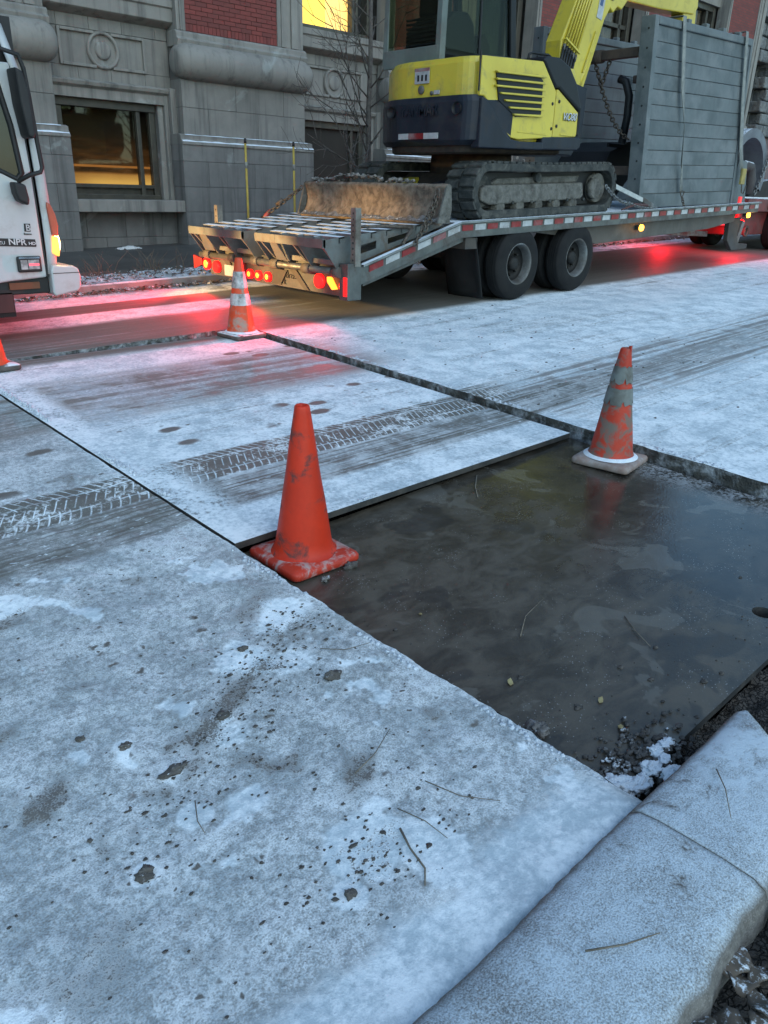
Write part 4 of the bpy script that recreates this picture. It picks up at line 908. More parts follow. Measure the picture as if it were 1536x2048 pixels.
# tongue, landing leg and safety chains at the front
MB().prism([(XF - .6, TZ(XF) - .15), (XF, TZ(XF) - .15), (16.2, 1.16), (16.2, 1.04), (XF - .1, TZ(XF) - .42), (XF - .6, TZ(XF) - .34)], 'y', 7.0, 7.5).build('tongue', M_DKST, tr, bev=.01)
MB().prism([(13.9, 1.22), (14.35, 1.22), (14.30, .95), (14.42, .80), (14.8, .78), (14.8, .70), (14.2, .68), (13.95, .85)], 'y', YR + .22, YR + .30).build('landing_gear', M_DKST, tr, bev=.01)
MB().bar((14.75, YR + .4, 1.15), (14.6, YR + .4, .75), .13, .10).build('jack_leg', mat('jack_grey', (.28, .26, .25), rough=.6, dirt=(.1, .08, .07)), tr)
MB().bar((11.9, 8.3, .98), (14.2, 6.7, .93), .04, .09).build('side_guard', mat('guard_red', (.3, .05, .05), (.38, .34, .33), 9, .6), tr)
# ================================================================== EXCAVATOR
M_YEL = mat('yellow_paint', (.57, .455, .045), (.50, .395, .04), 1.6, .38, bump=.06, bscale=25, dirt=(.26, .22, .09), damt=.08, dscale=7, streak=False, coat=.2)
M_NAVY = mat('dark_counterweight', (.010, .014, .024), (.016, .021, .032), 4, .45, bump=.25, bscale=55, dirt=(.05, .045, .04), damt=.15, dscale=5, streak=True, spec=.3)
M_RUSTB = mat('rusty_underside', (.05, .036, .028), (.028, .022, .02), 8, .8, bump=.5)
M_BLK = mat('black_plastic', (.010, .012, .015), (.015, .017, .02), 5, .5, bump=.15, spec=.3)
M_CABF = mat('cab_frame', (.13, .16, .15), (.10, .125, .12), 4, .5, dirt=(.1, .1, .09), damt=.3, streak=True)
M_TRK = mat('track_rubber', (.036, .040, .039), (.022, .025, .024), 5, .85, bump=.6, bscale=30, bdist=.01, dirt=(.10, .098, .088), damt=.42, dscale=7, spec=.3, snow=.12)
M_TRKD = mat('track_frame_mud', (.092, .09, .078), (.05, .048, .042), 7, .9, bump=1.0, bscale=22, bdist=.02, dirt=(.16, .155, .14), damt=.6, dscale=9)
M_BLADE = mat('rusty_blade', (.14, .11, .08), (.07, .056, .044), 14, .85, bump=.8, bscale=26, bdist=.012, dirt=(.26, .21, .16), damt=.5, dscale=11, snow=.3)
M_FROST = mat('frosted_mud', (.24, .23, .22), (.09, .082, .075), 16, .9, bump=1, bscale=40, bdist=.015, snow=.32, sscale=25)
M_CHROME = mat('chrome_rod', (.7, .72, .74), rough=.12, metal=1, bump=0)
M_CABGL = glass('cab_glass', (.70, .72, .62), .04, .22)
def BZ(x, z): return z + .036*(x - 8)
exc = thing('excavator', (8.1, 7.05, TZ(8.1)), 'yellow mini excavator with dark counterweight and muddy tracks chained on the trailer', 'excavator')
def tilt(p): return Vector((p.x, p.y, BZ(p.x, p.z)))
# --- upper body
out = round_poly([(8.98, 6.17), (6.99, 6.10), (6.95, 7.30), (7.47, 7.96), (8.98, 7.98)], [.12, .26, .30, .22, .1])
MB().shell(out, 2.06, 2.87, 0, .035, .036).build('body', M_YEL, exc, bev=.012)
hood = MB().prism([(6.985, 2.60), (7.02, 2.60), (7.02, 2.62), (6.985, 2.62)], 'y', 6.2, 7.2)
cw_out = round_poly([(7.62, 6.045), (6.93, 6.055), (6.885, 7.32), (7.44, 8.02), (7.95, 8.02)], [0, .20, .30, .22, 0])
cwt = MB().shell(cw_out, 1.99, 2.475, .10, .03, .036).build('counterweight', M_NAVY, exc, bev=.02, seg=3)
MB().shell(round_poly([(8.9, 6.25), (7.02, 6.2), (7.0, 7.25), (7.5, 7.9), (8.9, 7.9)], [.1, .25, .3, .2, .1]), 1.93, 2.02, .04, 0, .036).build('underside', M_RUSTB, exc)
MB().prism([(7.05, 1.99), (7.05, 2.475), (7.10, 2.475), (7.25, 2.37), (7.44, 2.17), (7.58, 2.085), (7.75, 2.065), (8.2, 2.06), (8.2, 1.98)], 'y', 6.035, 6.16, tilt).build('side_fairing', M_NAVY, exc, bev=.014)
MB().prism([(8.205, 1.985), (8.205, 2.125), (8.96, 2.13), (9.0, 2.10), (9.0, 2.02), (8.94, 1.985)], 'y', 6.06, 6.4, tilt).build('lower_skirt', M_NAVY, exc, bev=.015)
# side door, front panel, tank cover
MB().prism([(7.045, 2.865), (7.045, 2.49), (7.11, 2.49), (7.26, 2.385), (7.45, 2.19), (7.59, 2.10), (7.76, 2.08), (8.395, 2.115), (8.395, 2.60), (8.10, 2.885)], 'y', 6.062, 6.12, tilt).build('side_door', M_YEL, exc, bev=.014, seg=3)
MB().prism([(8.41, 2.115), (8.88, 2.13), (8.90, 2.16), (8.89, 2.40), (8.44, 2.625), (8.41, 2.62)], 'y', 6.066, 6.125, tilt).build('front_panel', M_YEL, exc, bev=.014, seg=3)
tc = MB().prism([(8.10, 2.90), (8.16, 2.945), (8.40, 2.945), (8.62, 2.87), (8.80, 2.70), (8.93, 2.46), (8.95, 2.14), (8.90, 2.14), (8.905, 2.415), (8.445, 2.64), (8.38, 2.635)], 'y', 6.058, 6.62, tilt); tc.build('tank_cover', M_BLK, exc, bev=.03, seg=3)
MB().shell(round_poly([(8.6, 6.3), (7.25, 6.25), (7.2, 7.2), (7.6, 7.8), (8.6, 7.8)], [.1, .2, .2, .2, .1]), 2.865, 2.91, 0, .02, .036).build('hood_top', M_BLK, exc)
MB().tube([(7.98, 6.2, 2.88), (8.0, 6.2, 2.96), (8.06, 6.2, 2.98), (8.36, 6.2, 2.99), (8.42, 6.2, 2.97), (8.44, 6.2, 2.90)], .014).build('grab_rail', M_BLK, exc)
# louvred grille
gr = MB().prism([(7.27, 2.73), (8.00, 2.745), (8.10, 2.69), (8.115, 2.33), (7.66, 2.31), (7.34, 2.46)], 'y', 6.045, 6.07, tilt).build('grille', M_BLK, exc)
for j in range(7):
    z = 2.735 - j*.066; x0 = 7.245 + max(0, j - 2)*.085; x1 = 8.13
    MB().prism([(x0, z), (x1, z + .006), (x1, z - .018), (x0 + .03, z - .018)], 'y', 6.026, 6.062, lambda p: Vector((p.x, p.y - (.006 if p.z > 0 else 0), BZ(p.x, p.z)))).build('louvre', M_YEL, gr, bev=.006)
MB().box((7.02, 6.068, 2.50), (7.035, 6.078, 2.87)).build('seam', M_INK_SHADE, exc)
# body seam on the rear hood, sticker, badges
def rear_x(y): return 6.966
st_ = MB().box((6.953, 6.74, 2.605), (6.962, 6.96, 2.755)).build('warning_sticker', M_WHT, exc); MB().box((6.950, 6.735, 2.725), (6.9535, 6.965, 2.757)).build('sticker_band', M_RED, st_)
for i in range(3): MB().box((6.9505, 6.77 + i*.06, 2.63), (6.9535, 6.80 + i*.06, 2.69)).build('sticker_mark', M_INK_SHADE, st_)
MB().lathe([(.045, 0), (.045, -.012), (.03, -.02), (.002, -.018)], (6.965, 6.86, 2.545), 'x', 20).build('lock', M_RIM, exc); MB().lathe([(.022, 0), (.022, -.01), (.002, -.012)], (6.968, 6.70, 2.505), 'x', 16).build('lock', M_RIM, exc)
MB().box((6.955, 6.58, 2.49), (6.967, 6.66, 2.53)).build('small_plate', M_WHT, exc)
for (y0, y1, m) in ((6.98, 7.14, M_WHT), (6.74, 6.975, M_RED), (6.52, 6.735, M_WHT)):
    MB().box((6.898, y0, 2.045), (6.912, y1, 2.105)).build('reflector', m, exc)
for (y, z) in ((6.26, 2.335), (7.27, 2.33)):
    MB().lathe([(.062, -.012), (.055, -.004), (.05, .03), (.002, .035)], (6.905, y, z), 'x', 20).build('tie_hole', M_INK_SHADE, exc)
text('YANMAR', .15, (6.902, 7.12, 2.28), (0, -1, 0), (0, 0, 1), M_NAVY, cwt, depth=.006, bold=.002, width=.95)
text('ViO80', .115, (8.56, 6.055, 2.305 + .02), (1, 0, .036), (0, 0, 1), M_INK_SHADE, exc, shear=.35, bold=.004, width=.92); text('ViO80', .115, (8.553, 6.0515, 2.309 + .02), (1, 0, .036), (0, 0, 1), M_WINK, exc, shear=.35, width=.92)
for (x, z) in ((8.34, 2.47), (8.36, 2.21), (8.47, 2.50), (8.46, 2.24)): MB().lathe([(.02, 0), (.016, -.008), (.002, -.01)], (x, 6.063, BZ(x, z)), 'y', 12).build('bolt', M_BLK, exc)
for (x0, x1, z) in ((7.72, 8.28, 2.145), (8.55, 8.86, 2.165)): MB().box((x0, 6.056, BZ(8, z)), (x1, 6.068, BZ(8, z) + .018)).build('pressing', M_YEL, exc, bev=.005)
# --- cab
cabp = MB().prism([(6.78, 2.84), (7.66, 2.84), (7.66, 3.03), (6.78, 3.03)], 'x', 7.115, 7.15, tilt).build('cab', M_CABF, exc, bev=.008)
def post(p0, p1, w_=.09, h_=.08, m=M_CABF): MB().bar(p0, p1, w_, h_, (0, 1, 0)).build('pillar', m, cabp, bev=.01)
post((7.16, 6.79, 2.84), (7.20, 6.79, 4.35)); post((7.16, 7.64, 2.84), (7.20, 7.62, 4.35)); post((8.42, 6.79, 2.90), (8.22, 6.79, 4.35), .10, .09, M_BLK); post((8.42, 7.62, 2.90), (8.22, 7.62, 4.35), .09, .08, M_BLK); post((7.80, 6.775, 2.9), (7.78, 6.775, 4.35), .03, .03, M_BLK)
MB().box((7.12, 6.74, 4.33), (8.3, 7.68, 4.45)).build('roof', M_CABF, cabp, bev=.03)
for nm, a, b in (('rear_window', (7.135, 6.84, 3.03), (7.142, 7.60, 4.34)), ('side_window', (7.22, 6.775, 2.98), (8.34, 6.782, 4.34)), ('front_window', (8.30, 6.84, 3.0), (8.306, 7.60, 4.34)), ('door_window', (7.22, 7.625, 3.0), (8.34, 7.632, 4.34))):
    MB().box(a, b).build(nm, M_CABGL, cabp)
MB().box((7.12, 7.63, 2.84), (8.4, 7.66, 3.0)).build('door_sill', M_CABF, cabp)
se = MB().prism([(7.22, 2.90), (7.80, 2.90), (7.86, 3.02), (7.80, 3.30), (7.68, 3.40), (7.45, 3.37), (7.26, 3.20)], 'y', 6.86, 7.44); S_ = se.build('seat_base', M_BLK, cabp, bev=.04)
for z in lin(3.03, 3.28, 6): MB().box((7.20, 6.92, z), (7.225, 7.38, z + .02)).build('seat_rib', M_NAVY, S_)
MB().prism([(7.80, 2.95), (8.06, 2.95), (8.08, 3.10), (7.98, 3.22), (7.92, 3.20)], 'y', 6.84, 6.98).build('console', M_BLK, cabp, bev=.02)
MB().prism([(7.42, 3.35), (7.60, 3.35), (7.55, 3.95), (7.44, 3.98)], 'y', 7.02, 7.42).build('seat_back', M_BLK, cabp, bev=.04)
# --- boom
bm_poly = [(9.18, 2.55), (9.62, 2.50), (9.78, 2.88), (9.98, 3.40), (10.06, 3.62), (10.16, 3.76), (10.24, 3.72), (10.33, 3.80), (10.43, 3.78), (10.55, 3.90), (11.40, 3.93), (12.36, 4.00), (12.46, 4.10), (12.42, 4.28), (11.6, 4.48), (10.6, 4.72), (10.1, 4.70), (9.75, 4.45), (9.45, 3.85), (9.16, 3.28)]
bo = MB().prism(bm_poly, 'y', 6.62, 6.86).build('boom', M_YEL, exc, bev=.015, seg=2)
for x, z, r_ in ((10.18, 3.90, .05), (10.42, 3.95, .035)): MB().cyl((x, 6.605, z), (x, 6.63, z), r_, n=16).build('pivot_pin', mat('pin_brown', (.14, .09, .04), rough=.6) if r_ > .04 else M_BLK, bo)
text('YANMAR', .21, (10.62, 6.617, 4.06), (1, 0, .055), (-.055, 0, 1), M_INK_SHADE, bo, bold=.006)
MB().prism([(9.86, 3.62), (9.98, 3.60), (10.02, 3.86), (9.90, 3.89)], 'y', 6.612, 6.622).build('warning_sticker', M_WHT, bo); MB().prism([(9.90, 3.76), (9.96, 3.75), (9.98, 3.84), (9.92, 3.85)], 'y', 6.609, 6.613).build('sticker_mark', mat('blue_print', (.05, .09, .2), rough=.5), bo)
MB().bar((9.68, 6.612, 2.98), (9.88, 6.612, 3.46), .025, .02, (0, 1, 0)).build('rib', M_YEL, bo)
for i in range(6):
    t = i*.052
    MB().tube([(9.20 + t, 6.60, 3.22 - t*.35), (9.48 + t*.9, 6.60, 3.86 - t*.3), (9.62 + t*.9, 6.60, 4.16 - t*.3)], .015, 8).build('hydraulic_pipe', M_YEL, bo)
    MB().tube([(9.20 + t, 6.60, 3.22 - t*.35), (9.14 + t, 6.58, 3.08 - t*.3), (9.13 + t*.8, 6.55, 2.90)], .017, 8).build('hose', M_BLK, bo)
    MB().cyl((9.21 + t, 6.60, 3.24 - t*.35), (9.185 + t, 6.594, 3.17 - t*.35), .02, n=8).build('hose_fitting', M_RIM if i in (0, 4, 5) else M_BLK, bo)
MB().bar((9.18, 6.575, 3.30), (9.52, 6.575, 3.17), .02, .03, (0, 1, 0)).build('pipe_clamp', M_YEL, bo)
MB().cyl((9.84, 6.66, 3.22), (10.06, 6.66, 3.66), .022).build('cylinder_rod', M_CHROME, bo); MB().cyl((9.62, 6.66, 2.72), (9.84, 6.66, 3.22), .05).build('cylinder', M_YEL, bo)
MB().prism([(8.9, 1.98), (9.55, 1.98), (9.75, 2.25), (9.75, 2.8), (9.35, 2.85), (8.9, 2.5)], 'y', 6.55, 7.3).build('swing_post', M_NAVY, exc, bev=.02)
MB().prism([(12.1, 4.2), (12.45, 4.2), (12.55, 3.2), (12.40, 2.1), (12.15, 2.1), (12.1, 3.2)], 'y', 6.64, 6.84).build('stick', M_YEL, exc, bev=.012)
bk = MB(); bp = [(12.2, 2.2), (11.6, 2.28), (11.1, 2.12), (10.85, 1.80), (10.95, 1.52), (11.3, 1.42)]
for (u0, v0), (u1, v1) in zip(bp[:-1], bp[1:]): bk.prism([(u0, v0), (u1, v1), (u1 + .02, v1 - .03), (u0 + .02, v0 - .03)], 'y', 6.95, 7.75)
bk.prism(bp, 'y', 6.93, 6.96); bk.prism(bp, 'y', 7.74, 7.77); bk.build('bucket', M_BLK, exc)
MB().bar((10.98, 6.92, 2.20), (11.42, 6.92, 2.20), .03, .05).build('bucket_lug', M_BLK, exc)
# --- turntable and undercarriage
MB().cyl((8.1, 7.05, 1.66), (8.1, 7.05, 1.97), .52, .50, n=32).build('turntable', M_RUSTB, exc)
MB().prism([(7.35, 1.50), (8.9, 1.52), (8.7, 1.74), (7.6, 1.72)], 'y', 6.42, 7.66).build('undercarriage', M_RUSTB, exc, bev=.02)
def track(y0, y1, xl=7.24, xr=9.57):
    zl, zr = TZ(xl) + .315, TZ(xr) + .315; ro, ri = .288, .205; path = []
    for i in range(13): t = math.pi/2 + math.pi*i/12; path.append((xl, zl, math.cos(t), math.sin(t)))
    for i in range(1, 14): f = i/14; path.append((xl + (xr-xl)*f, zl + (zr-zl)*f, 0, -1))
    for i in range(13): t = -math.pi/2 + math.pi*i/12; path.append((xr, zr, math.cos(t), math.sin(t)))
    for i in range(1, 14): f = i/14; path.append((xr + (xl-xr)*f, zr + (zl-zr)*f - .012*math.sin(f*math.pi), 0, 1))
    n_ = len(path); q = []
    for (cx_, cz_, nx, nz) in path:
        for (r_, y) in ((ro, y0), (ro, y1), (ri, y1), (ri, y0)): q.append(Vector((cx_ + nx*r_*(.92 if abs(nx) > .5 else 1), y, cz_ + nz*r_)))
    tb2 = MB(); tb2.raw(q, [[i*4+k, ((i+1) % n_)*4+k, ((i+1) % n_)*4+(k+1) % 4, i*4+(k+1) % 4] for i in range(n_) for k in range(4)], False)
    T_ = tb2.build('track', M_TRK, exc, bev=.012)
    # lugs: walk along the outer path
    pts = [Vector((cx_ + nx*ro*(.92 if abs(nx) > .5 else 1), 0, cz_ + nz*ro)) for (cx_, cz_, nx, nz) in path]; nr = [Vector((nx, 0, nz)) for (_, _, nx, nz) in path]
    L = 0; pos_ = []; step = .118; nxt = 0
    for i in range(n_):
        a, b = pts[i], pts[(i+1) % n_]; d = (b - a).length
        while nxt < L + d: f = (nxt - L)/d; pos_.append((a.lerp(b, f), (nr[i].lerp(nr[(i+1) % n_], f)).normalized(), (b - a).normalized())); nxt += step
        L += d
    me = None
    for j, (p, nn, tt) in enumerate(pos_):
        rot = Matrix((tt, Vector((0, 1, 0)), nn)).transposed().to_4x4(); rot.translation = p + nn*.012 + Vector((0, (y0+y1)/2, 0)) - exc.location
        if me is None:
            w2 = (y1 - y0)/2
            lb = MB(); lb.prism([(-.05, -.016), (-.042, .012), (.042, .012), (.05, -.016)], 'y', -w2, -.012); lb.prism([(-.02, -.016), (-.012, .012), (.066, .012), (.076, -.016)], 'y', .012, w2)
            o = lb.build('track_lug', M_TRK, T_, bev=.006); me = o.data
        else:
            o = bpy.data.objects.new('track_lug', me); COL.objects.link(o); o.parent = T_
            b = o.modifiers.new('bevel', 'BEVEL'); b.width = .006; b.segments = 2
        if j == 0:
            for v_ in me.vertices: v_.co = v_.co + exc.location     # built in world, stored local
        o.matrix_local = rot
    # frame, rollers, idler, sprocket
    ym = y0 + .07
    fr_ = MB().prism([(xl - .06, zl + .02), (xl + .02, zl + .06), (xr - .40, zr + .055), (xr - .36, zr - .10), (xr - .42, zr - .14), (xl + .10, zl - .145), (xl - .05, zl - .10)], 'y', ym, y1 - .08).build('track_frame', M_TRKD, exc, bev=.02)
    MB().prism([(xl + .1, zl + .06), (xl + .3, zl + .14), (xr - .4, zr + .14), (xr - .45, zr + .05)], 'y', ym + .06, y1 - .1).build('frame_cover', M_TRKD, fr_, bev=.02)
    for x in lin(xl + .32, xr - .55, 4):
        MB().cyl((x, ym + .01, TZ(x) + .135), (x, y1 - .1, TZ(x) + .135), .072, n=18).build('roller', M_TRKD, fr_); MB().cyl((x + .2, ym - .012, TZ(x) + .19), (x + .2, ym + .02, TZ(x) + .19), .02, n=8).build('bolt', M_TRK, fr_)
    MB().cyl((8.25, ym + .02, zl + .17), (8.25, ym + .12, zl + .17), .055, n=16).build('carrier_roller', M_TRK, fr_)
    MB().cyl((xl + .02, ym + .05, zl), (xl + .02, y1 - .05, zl), .165, n=24).build('idler', M_TRK, exc); MB().cyl((xr - .02, ym + .03, zr), (xr - .02, y1 - .05, zr), .175, n=24).build('sprocket', M_TRKD, exc); MB().prism([(xl - .1, zl - .19), (xr + .1, zr - .19), (xr + .1, zr + .19), (xl - .1, zl + .19)], 'y', ym + .10, ym + .11).build('recess_shade', M_INK_SHADE, exc); MB().cyl((xr - .10, ym - .01, zr - .01), (xr - .10, ym + .05, zr - .01), .12, .14, n=10).build('drive_cover', M_TRKD, exc)  # black plate filling the track loop paints the shade in its gaps
track(6.0, 6.43); track(7.60, 8.03)
# --- dozer blade
bl = MB(); prof_b = [(6.36, 1.58), (6.325, 1.555), (6.345, 1.48), (6.36, 1.40), (6.345, 1.32), (6.30, 1.235), (6.25, 1.20)]
bl.grid(lambda u, v_: Vector((lambda a, b, t: (a[0] + (b[0]-a[0])*t, 5.82 + 2.36*u, a[1] + (b[1]-a[1])*t + .006*n3(u*9, v_*3, 0, 1.7)))(prof_b[min(5, int(v_*6))], prof_b[min(6, int(v_*6) + 1)], v_*6 - min(5, int(v_*6)))), 60, 25)
B_ = bl.build('blade', M_BLADE, exc); sm_ = B_.modifiers.new('solid', 'SOLIDIFY'); sm_.thickness = .03; sm_.offset = -1
for y in (5.81, 8.175): MB().prism([(6.37, 1.58), (6.33, 1.56), (6.22, 1.20), (6.40, 1.20), (6.42, 1.34), (6.40, 1.56)], 'y', y, y + .022).build('blade_cheek', M_TRKD, B_)
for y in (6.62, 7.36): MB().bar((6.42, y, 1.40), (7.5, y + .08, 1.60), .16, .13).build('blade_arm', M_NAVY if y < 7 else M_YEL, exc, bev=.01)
fm = MB()
for i in range(90):
    y = random.uniform(6.35, 8.05); c = Vector((6.40 + random.uniform(-.06, .08), y, 1.585 + random.uniform(0, .03) + (.04 if 6.9 < y < 7.6 else 0))); r_ = random.uniform(.012, .035)
    lump(fm, c, r_*.8, 1.3, 1.1, .7, i*1.9, 10, 8, .9)
tag(fm.build('frozen_mud', M_FROST, B_), kind='stuff')
fr2 = MB(); fr2.grid(lambda u, v_: Vector((6.22 + .13*v_ + .02*n3(u*8, 2, 0, 1.5), 5.84 + 2.32*u, 1.205 + .10*v_**1.5*(.5 + .9*abs(n3(u*9, v_, 0, 1.4))) + .012*n3(u*40, v_*5, 0, 1))), 120, 8)
tag(fr2.build('snow_drift', M_FROST, B_), kind='stuff')
# ================================================================== TRENCH SHIELD, STRAPS, CHAINS
M_SHD = mat('shield_steel', (.125, .148, .155), (.088, .106, .112), 1.4, .58, .25, bump=.35, bscale=45, dirt=(.20, .22, .225), damt=.42, dscale=3.0, streak=True)
M_SHD2 = mat('shield_steel_far', (.14, .16, .167), (.095, .11, .117), 1.4, .62, .2, bump=.35, bscale=45, dirt=(.15, .165, .17), damt=.3, dscale=3.5, streak=True)
M_SPR = mat('spreader_rust', (.09, .065, .05), (.055, .043, .036), 6, .8, bump=.4)
sh_t = thing('trench_shield', (12, 7.2, TZ(12)), 'tall grey steel trench box of horizontal boards standing at the front of the trailer', 'trench shield')
def panel(x0, x1, yb, yt, th, z0, z1, m, nb=12):
    def Y(z): return yb + (yt - yb)*(z - z0)/(z1 - z0)
    def dz(x): return .030*(x - x0)
    core = MB().prism([(x0 + .02, z0), (x1 - .02, z0 + dz(x1)), (x1 - .02, z1 - .02 + dz(x1)), (x0 + .02, z1 - .02)], 'y', 0.02, th - .02, lambda p: Vector((p.x, p.y + Y(p.z), p.z))).build('panel', M_JOINT, sh_t)
    h = (z1 - z0 - .10)/nb
    for j in range(nb):
        a, b = z0 + j*h + .003, z0 + (j+1)*h - .003
        pb = [(x0 + .10, a), (x1 - .06, a + dz(x1)), (x1 - .06, b + dz(x1)), (x0 + .10, b)]
        MB().prism(pb, 'y', random.uniform(-.004, .004), th, lambda p: Vector((p.x, p.y + Y(p.z), p.z))).build('board', m, core, bev=.006)
    for (a, b) in ((x0, x0 + .10), (x1 - .06, x1)):
        MB().prism([(a, z0), (b, z0 + dz(b)), (b, z1 + dz(b)), (a, z1 + dz(a))], 'y', -.02, th + .02, lambda p: Vector((p.x, p.y + Y(p.z), p.z))).build('end_post', m, core, bev=.008)
    MB().prism([(x0 + .10, z1 - .10), (x1 - .06, z1 - .10 + dz(x1)), (x1 - .06, z1 + dz(x1)), (x0 + .10, z1)], 'y', -.03, th + .03, lambda p: Vector((p.x, p.y + Y(p.z), p.z))).build('top_rail', m, core, bev=.015)
    for z in lin(z0 + .15, z1 - .15, 9): MB().cyl((x0 - .004, Y(z) + .07, z), (x0 + .01, Y(z) + .07, z), .014, n=8).build('pin_hole', M_INK_SHADE, core)
    for x in lin(x0 + .9, x1 - .5, 3): MB().box((x, Y(z1) - .01, z1 - .02 + dz(x)), (x + .09, Y(z1) + .08, z1 + .05 + dz(x))).build('lifting_lug', m, core, bev=.012)
    return core
SZ0 = TZ(10.65) + .03
pn = panel(10.63, 13.62, 6.10, 6.24, .17, SZ0, 3.72, M_SHD); pf = panel(10.75, 13.8, 8.05, 8.12, .15, TZ(10.75) + .03, 3.80, M_SHD2)
for (x, z) in ((10.78, 3.33), (13.35, 3.36), (10.78, 1.85), (13.35, 1.9)):
    MB().bar((x, 6.36, z), (x, 8.06, z - .01), .10, .12).build('spreader', M_SPR, sh_t, bev=.012)
MB().cyl((10.78, 7.05, 3.32), (10.78, 7.25, 3.32), .085, n=14).build('collar', M_SPR, sh_t)
MB().tube([(10.76, 6.72, 3.02), (10.76, 6.62, 2.98), (10.78, 6.55, 2.80), (10.80, 6.55, 2.55), (10.8, 6.58, 2.2)], .055, 10).build('hose', M_BLK, sh_t)
sb = MB().box((10.72, 6.08, SZ0 - .035), (13.6, 6.22, SZ0 + .01), Matrix.Rotation(-.0355, 3, 'Y')); sb.build('foot_rail', M_GALVS, sh_t)
MB().prism([(13.45, 1.45), (14.25, 1.47), (14.05, 2.10), (13.75, 2.12)], 'y', 6.15, 6.22).build('front_bracket', M_SHD, sh_t, bev=.01)

def chain(pts, link=.052, r=.0075, w_=.018, m=None, name='chain', label='', cat='chain', group=None):
    pts = [Vector(p) for p in pts]; mb = MB(); pos_ = []; nxt = 0; L = 0
    for a, b in zip(pts[:-1], pts[1:]):
        d = (b - a).length
        while nxt < L + d: pos_.append((a.lerp(b, (nxt - L)/d), (b - a).normalized())); nxt += link*.74
        L += d
    for i, (p, t) in enumerate(pos_):
        s1 = t.cross(Vector((.3, .2, 1))).normalized(); s2 = t.cross(s1)
        mb.torus(p, link*.5, w_, r, t, s1 if i % 2 else s2, 9, 5)
    return tag(mb.build(name, m or M_CHAIN), label, cat, group)
M_CHAIN = mat('chain_steel', (.14, .12, .10), (.07, .055, .045), 30, .6, .6, bump=.4); M_CHAING = mat('chain_grey', (.24, .25, .25), (.13, .13, .13), 30, .5, .7)
def sag(a, b, s, n=14):
    a, b = Vector(a), Vector(b); return [a.lerp(b, t) - Vector((0, 0, s*4*t*(1-t))) for t in lin(0, 1, n)]
chain(sag((6.24, 5.86, 1.50), (6.02, 5.93, 1.00), .03), .062, .009, .022, label='rusty chain from the right end of the dozer blade to the trailer side', m=M_CHAIN)
chain(sag((6.27, 5.88, 1.46), (6.10, 5.90, 1.12), .06), .06, .009, .022, label='slack chain bunched over the right blade chain above the ramp', m=M_CHAIN)
chain(sag((6.30, 8.22, 1.50), (5.95, 8.62, 1.12), .01), .062, .009, .022, label='dark chain from the left end of the dozer blade down to the ramps', m=M_CHAIN)
chain(sag((9.55, 5.96, 1.62), (10.25, 6.0, 1.42), .05), .062, .009, .022, label='grey chain hooked to the front of the near track above the deck', m=M_CHAING)
chain(sag((10.25, 6.0, 1.42), (10.95, 5.99, TZ(10.95) + .03), .02), .05, .008, .02, label='grey chain lying on the deck edge at the foot of the trench box', m=M_CHAING)
chain(sag((10.78, 7.18, 3.28), (10.78, 7.02, 2.95), .0, 4) + sag((10.78, 7.02, 2.95), (10.70, 6.42, 2.25), .12), .075, .011, .026, label='heavy dark chain hanging from the spreader inside the trench box', m=M_CHAIN)
chain(sag((10.78, 6.92, 3.28), (10.78, 7.02, 2.95), .0, 4), .075, .011, .026, label='short chain loop beside the collar of the upper spreader', m=M_CHAIN)
# load binders
bd = thing('load_binder', (5.9, 8.6, 1.1), 'red lever load binder on the chain left of the dozer blade', 'load binder')
MB().tube([(5.92, 8.66, 1.06), (6.0, 8.56, 1.16), (6.05, 8.52, 1.23)], [.012, .03, .02], 8).build('lever', mat('binder_red', (.30, .05, .035), (.16, .03, .025), 9, .5), bd); MB().cyl((6.10, 8.47, 1.29), (6.16, 8.41, 1.36), .022).build('hook', M_CHAIN, bd)
bd = thing('load_binder', (5.75, 5.95, 1.15), 'rusty load binder bar lying across the right ramp beside the blade chain', 'load binder')
MB().tube([(5.42, 6.25, 1.15), (5.75, 6.10, 1.165), (6.02, 5.98, 1.155)], [.012, .016, .024], 8).build('lever', M_CHAIN, bd); MB().tube([(6.02, 5.98, 1.155), (5.92, 5.96, 1.06), (5.86, 5.95, 1.0)], .018, 8).build('hook', M_CHAIN, bd)
bd = thing('load_binder', (10.4, 6.0, 1.35), 'dark red load binder on the snowy deck in front of the near track', 'load binder')
MB().tube([(10.05, 5.99, TZ(10) + .035), (10.4, 6.0, TZ(10.4) + .09), (10.72, 6.0, TZ(10.7) + .07)], [.010, .02, .024], 8).build('lever', mat('binder_dark_red', (.10, .035, .03), rough=.6), bd); MB().tube([(10.72, 6.0, TZ(10.7) + .07), (10.85, 5.99, TZ(10.8) + .02)], .015, 8).build('hook', M_CHAIN, bd)
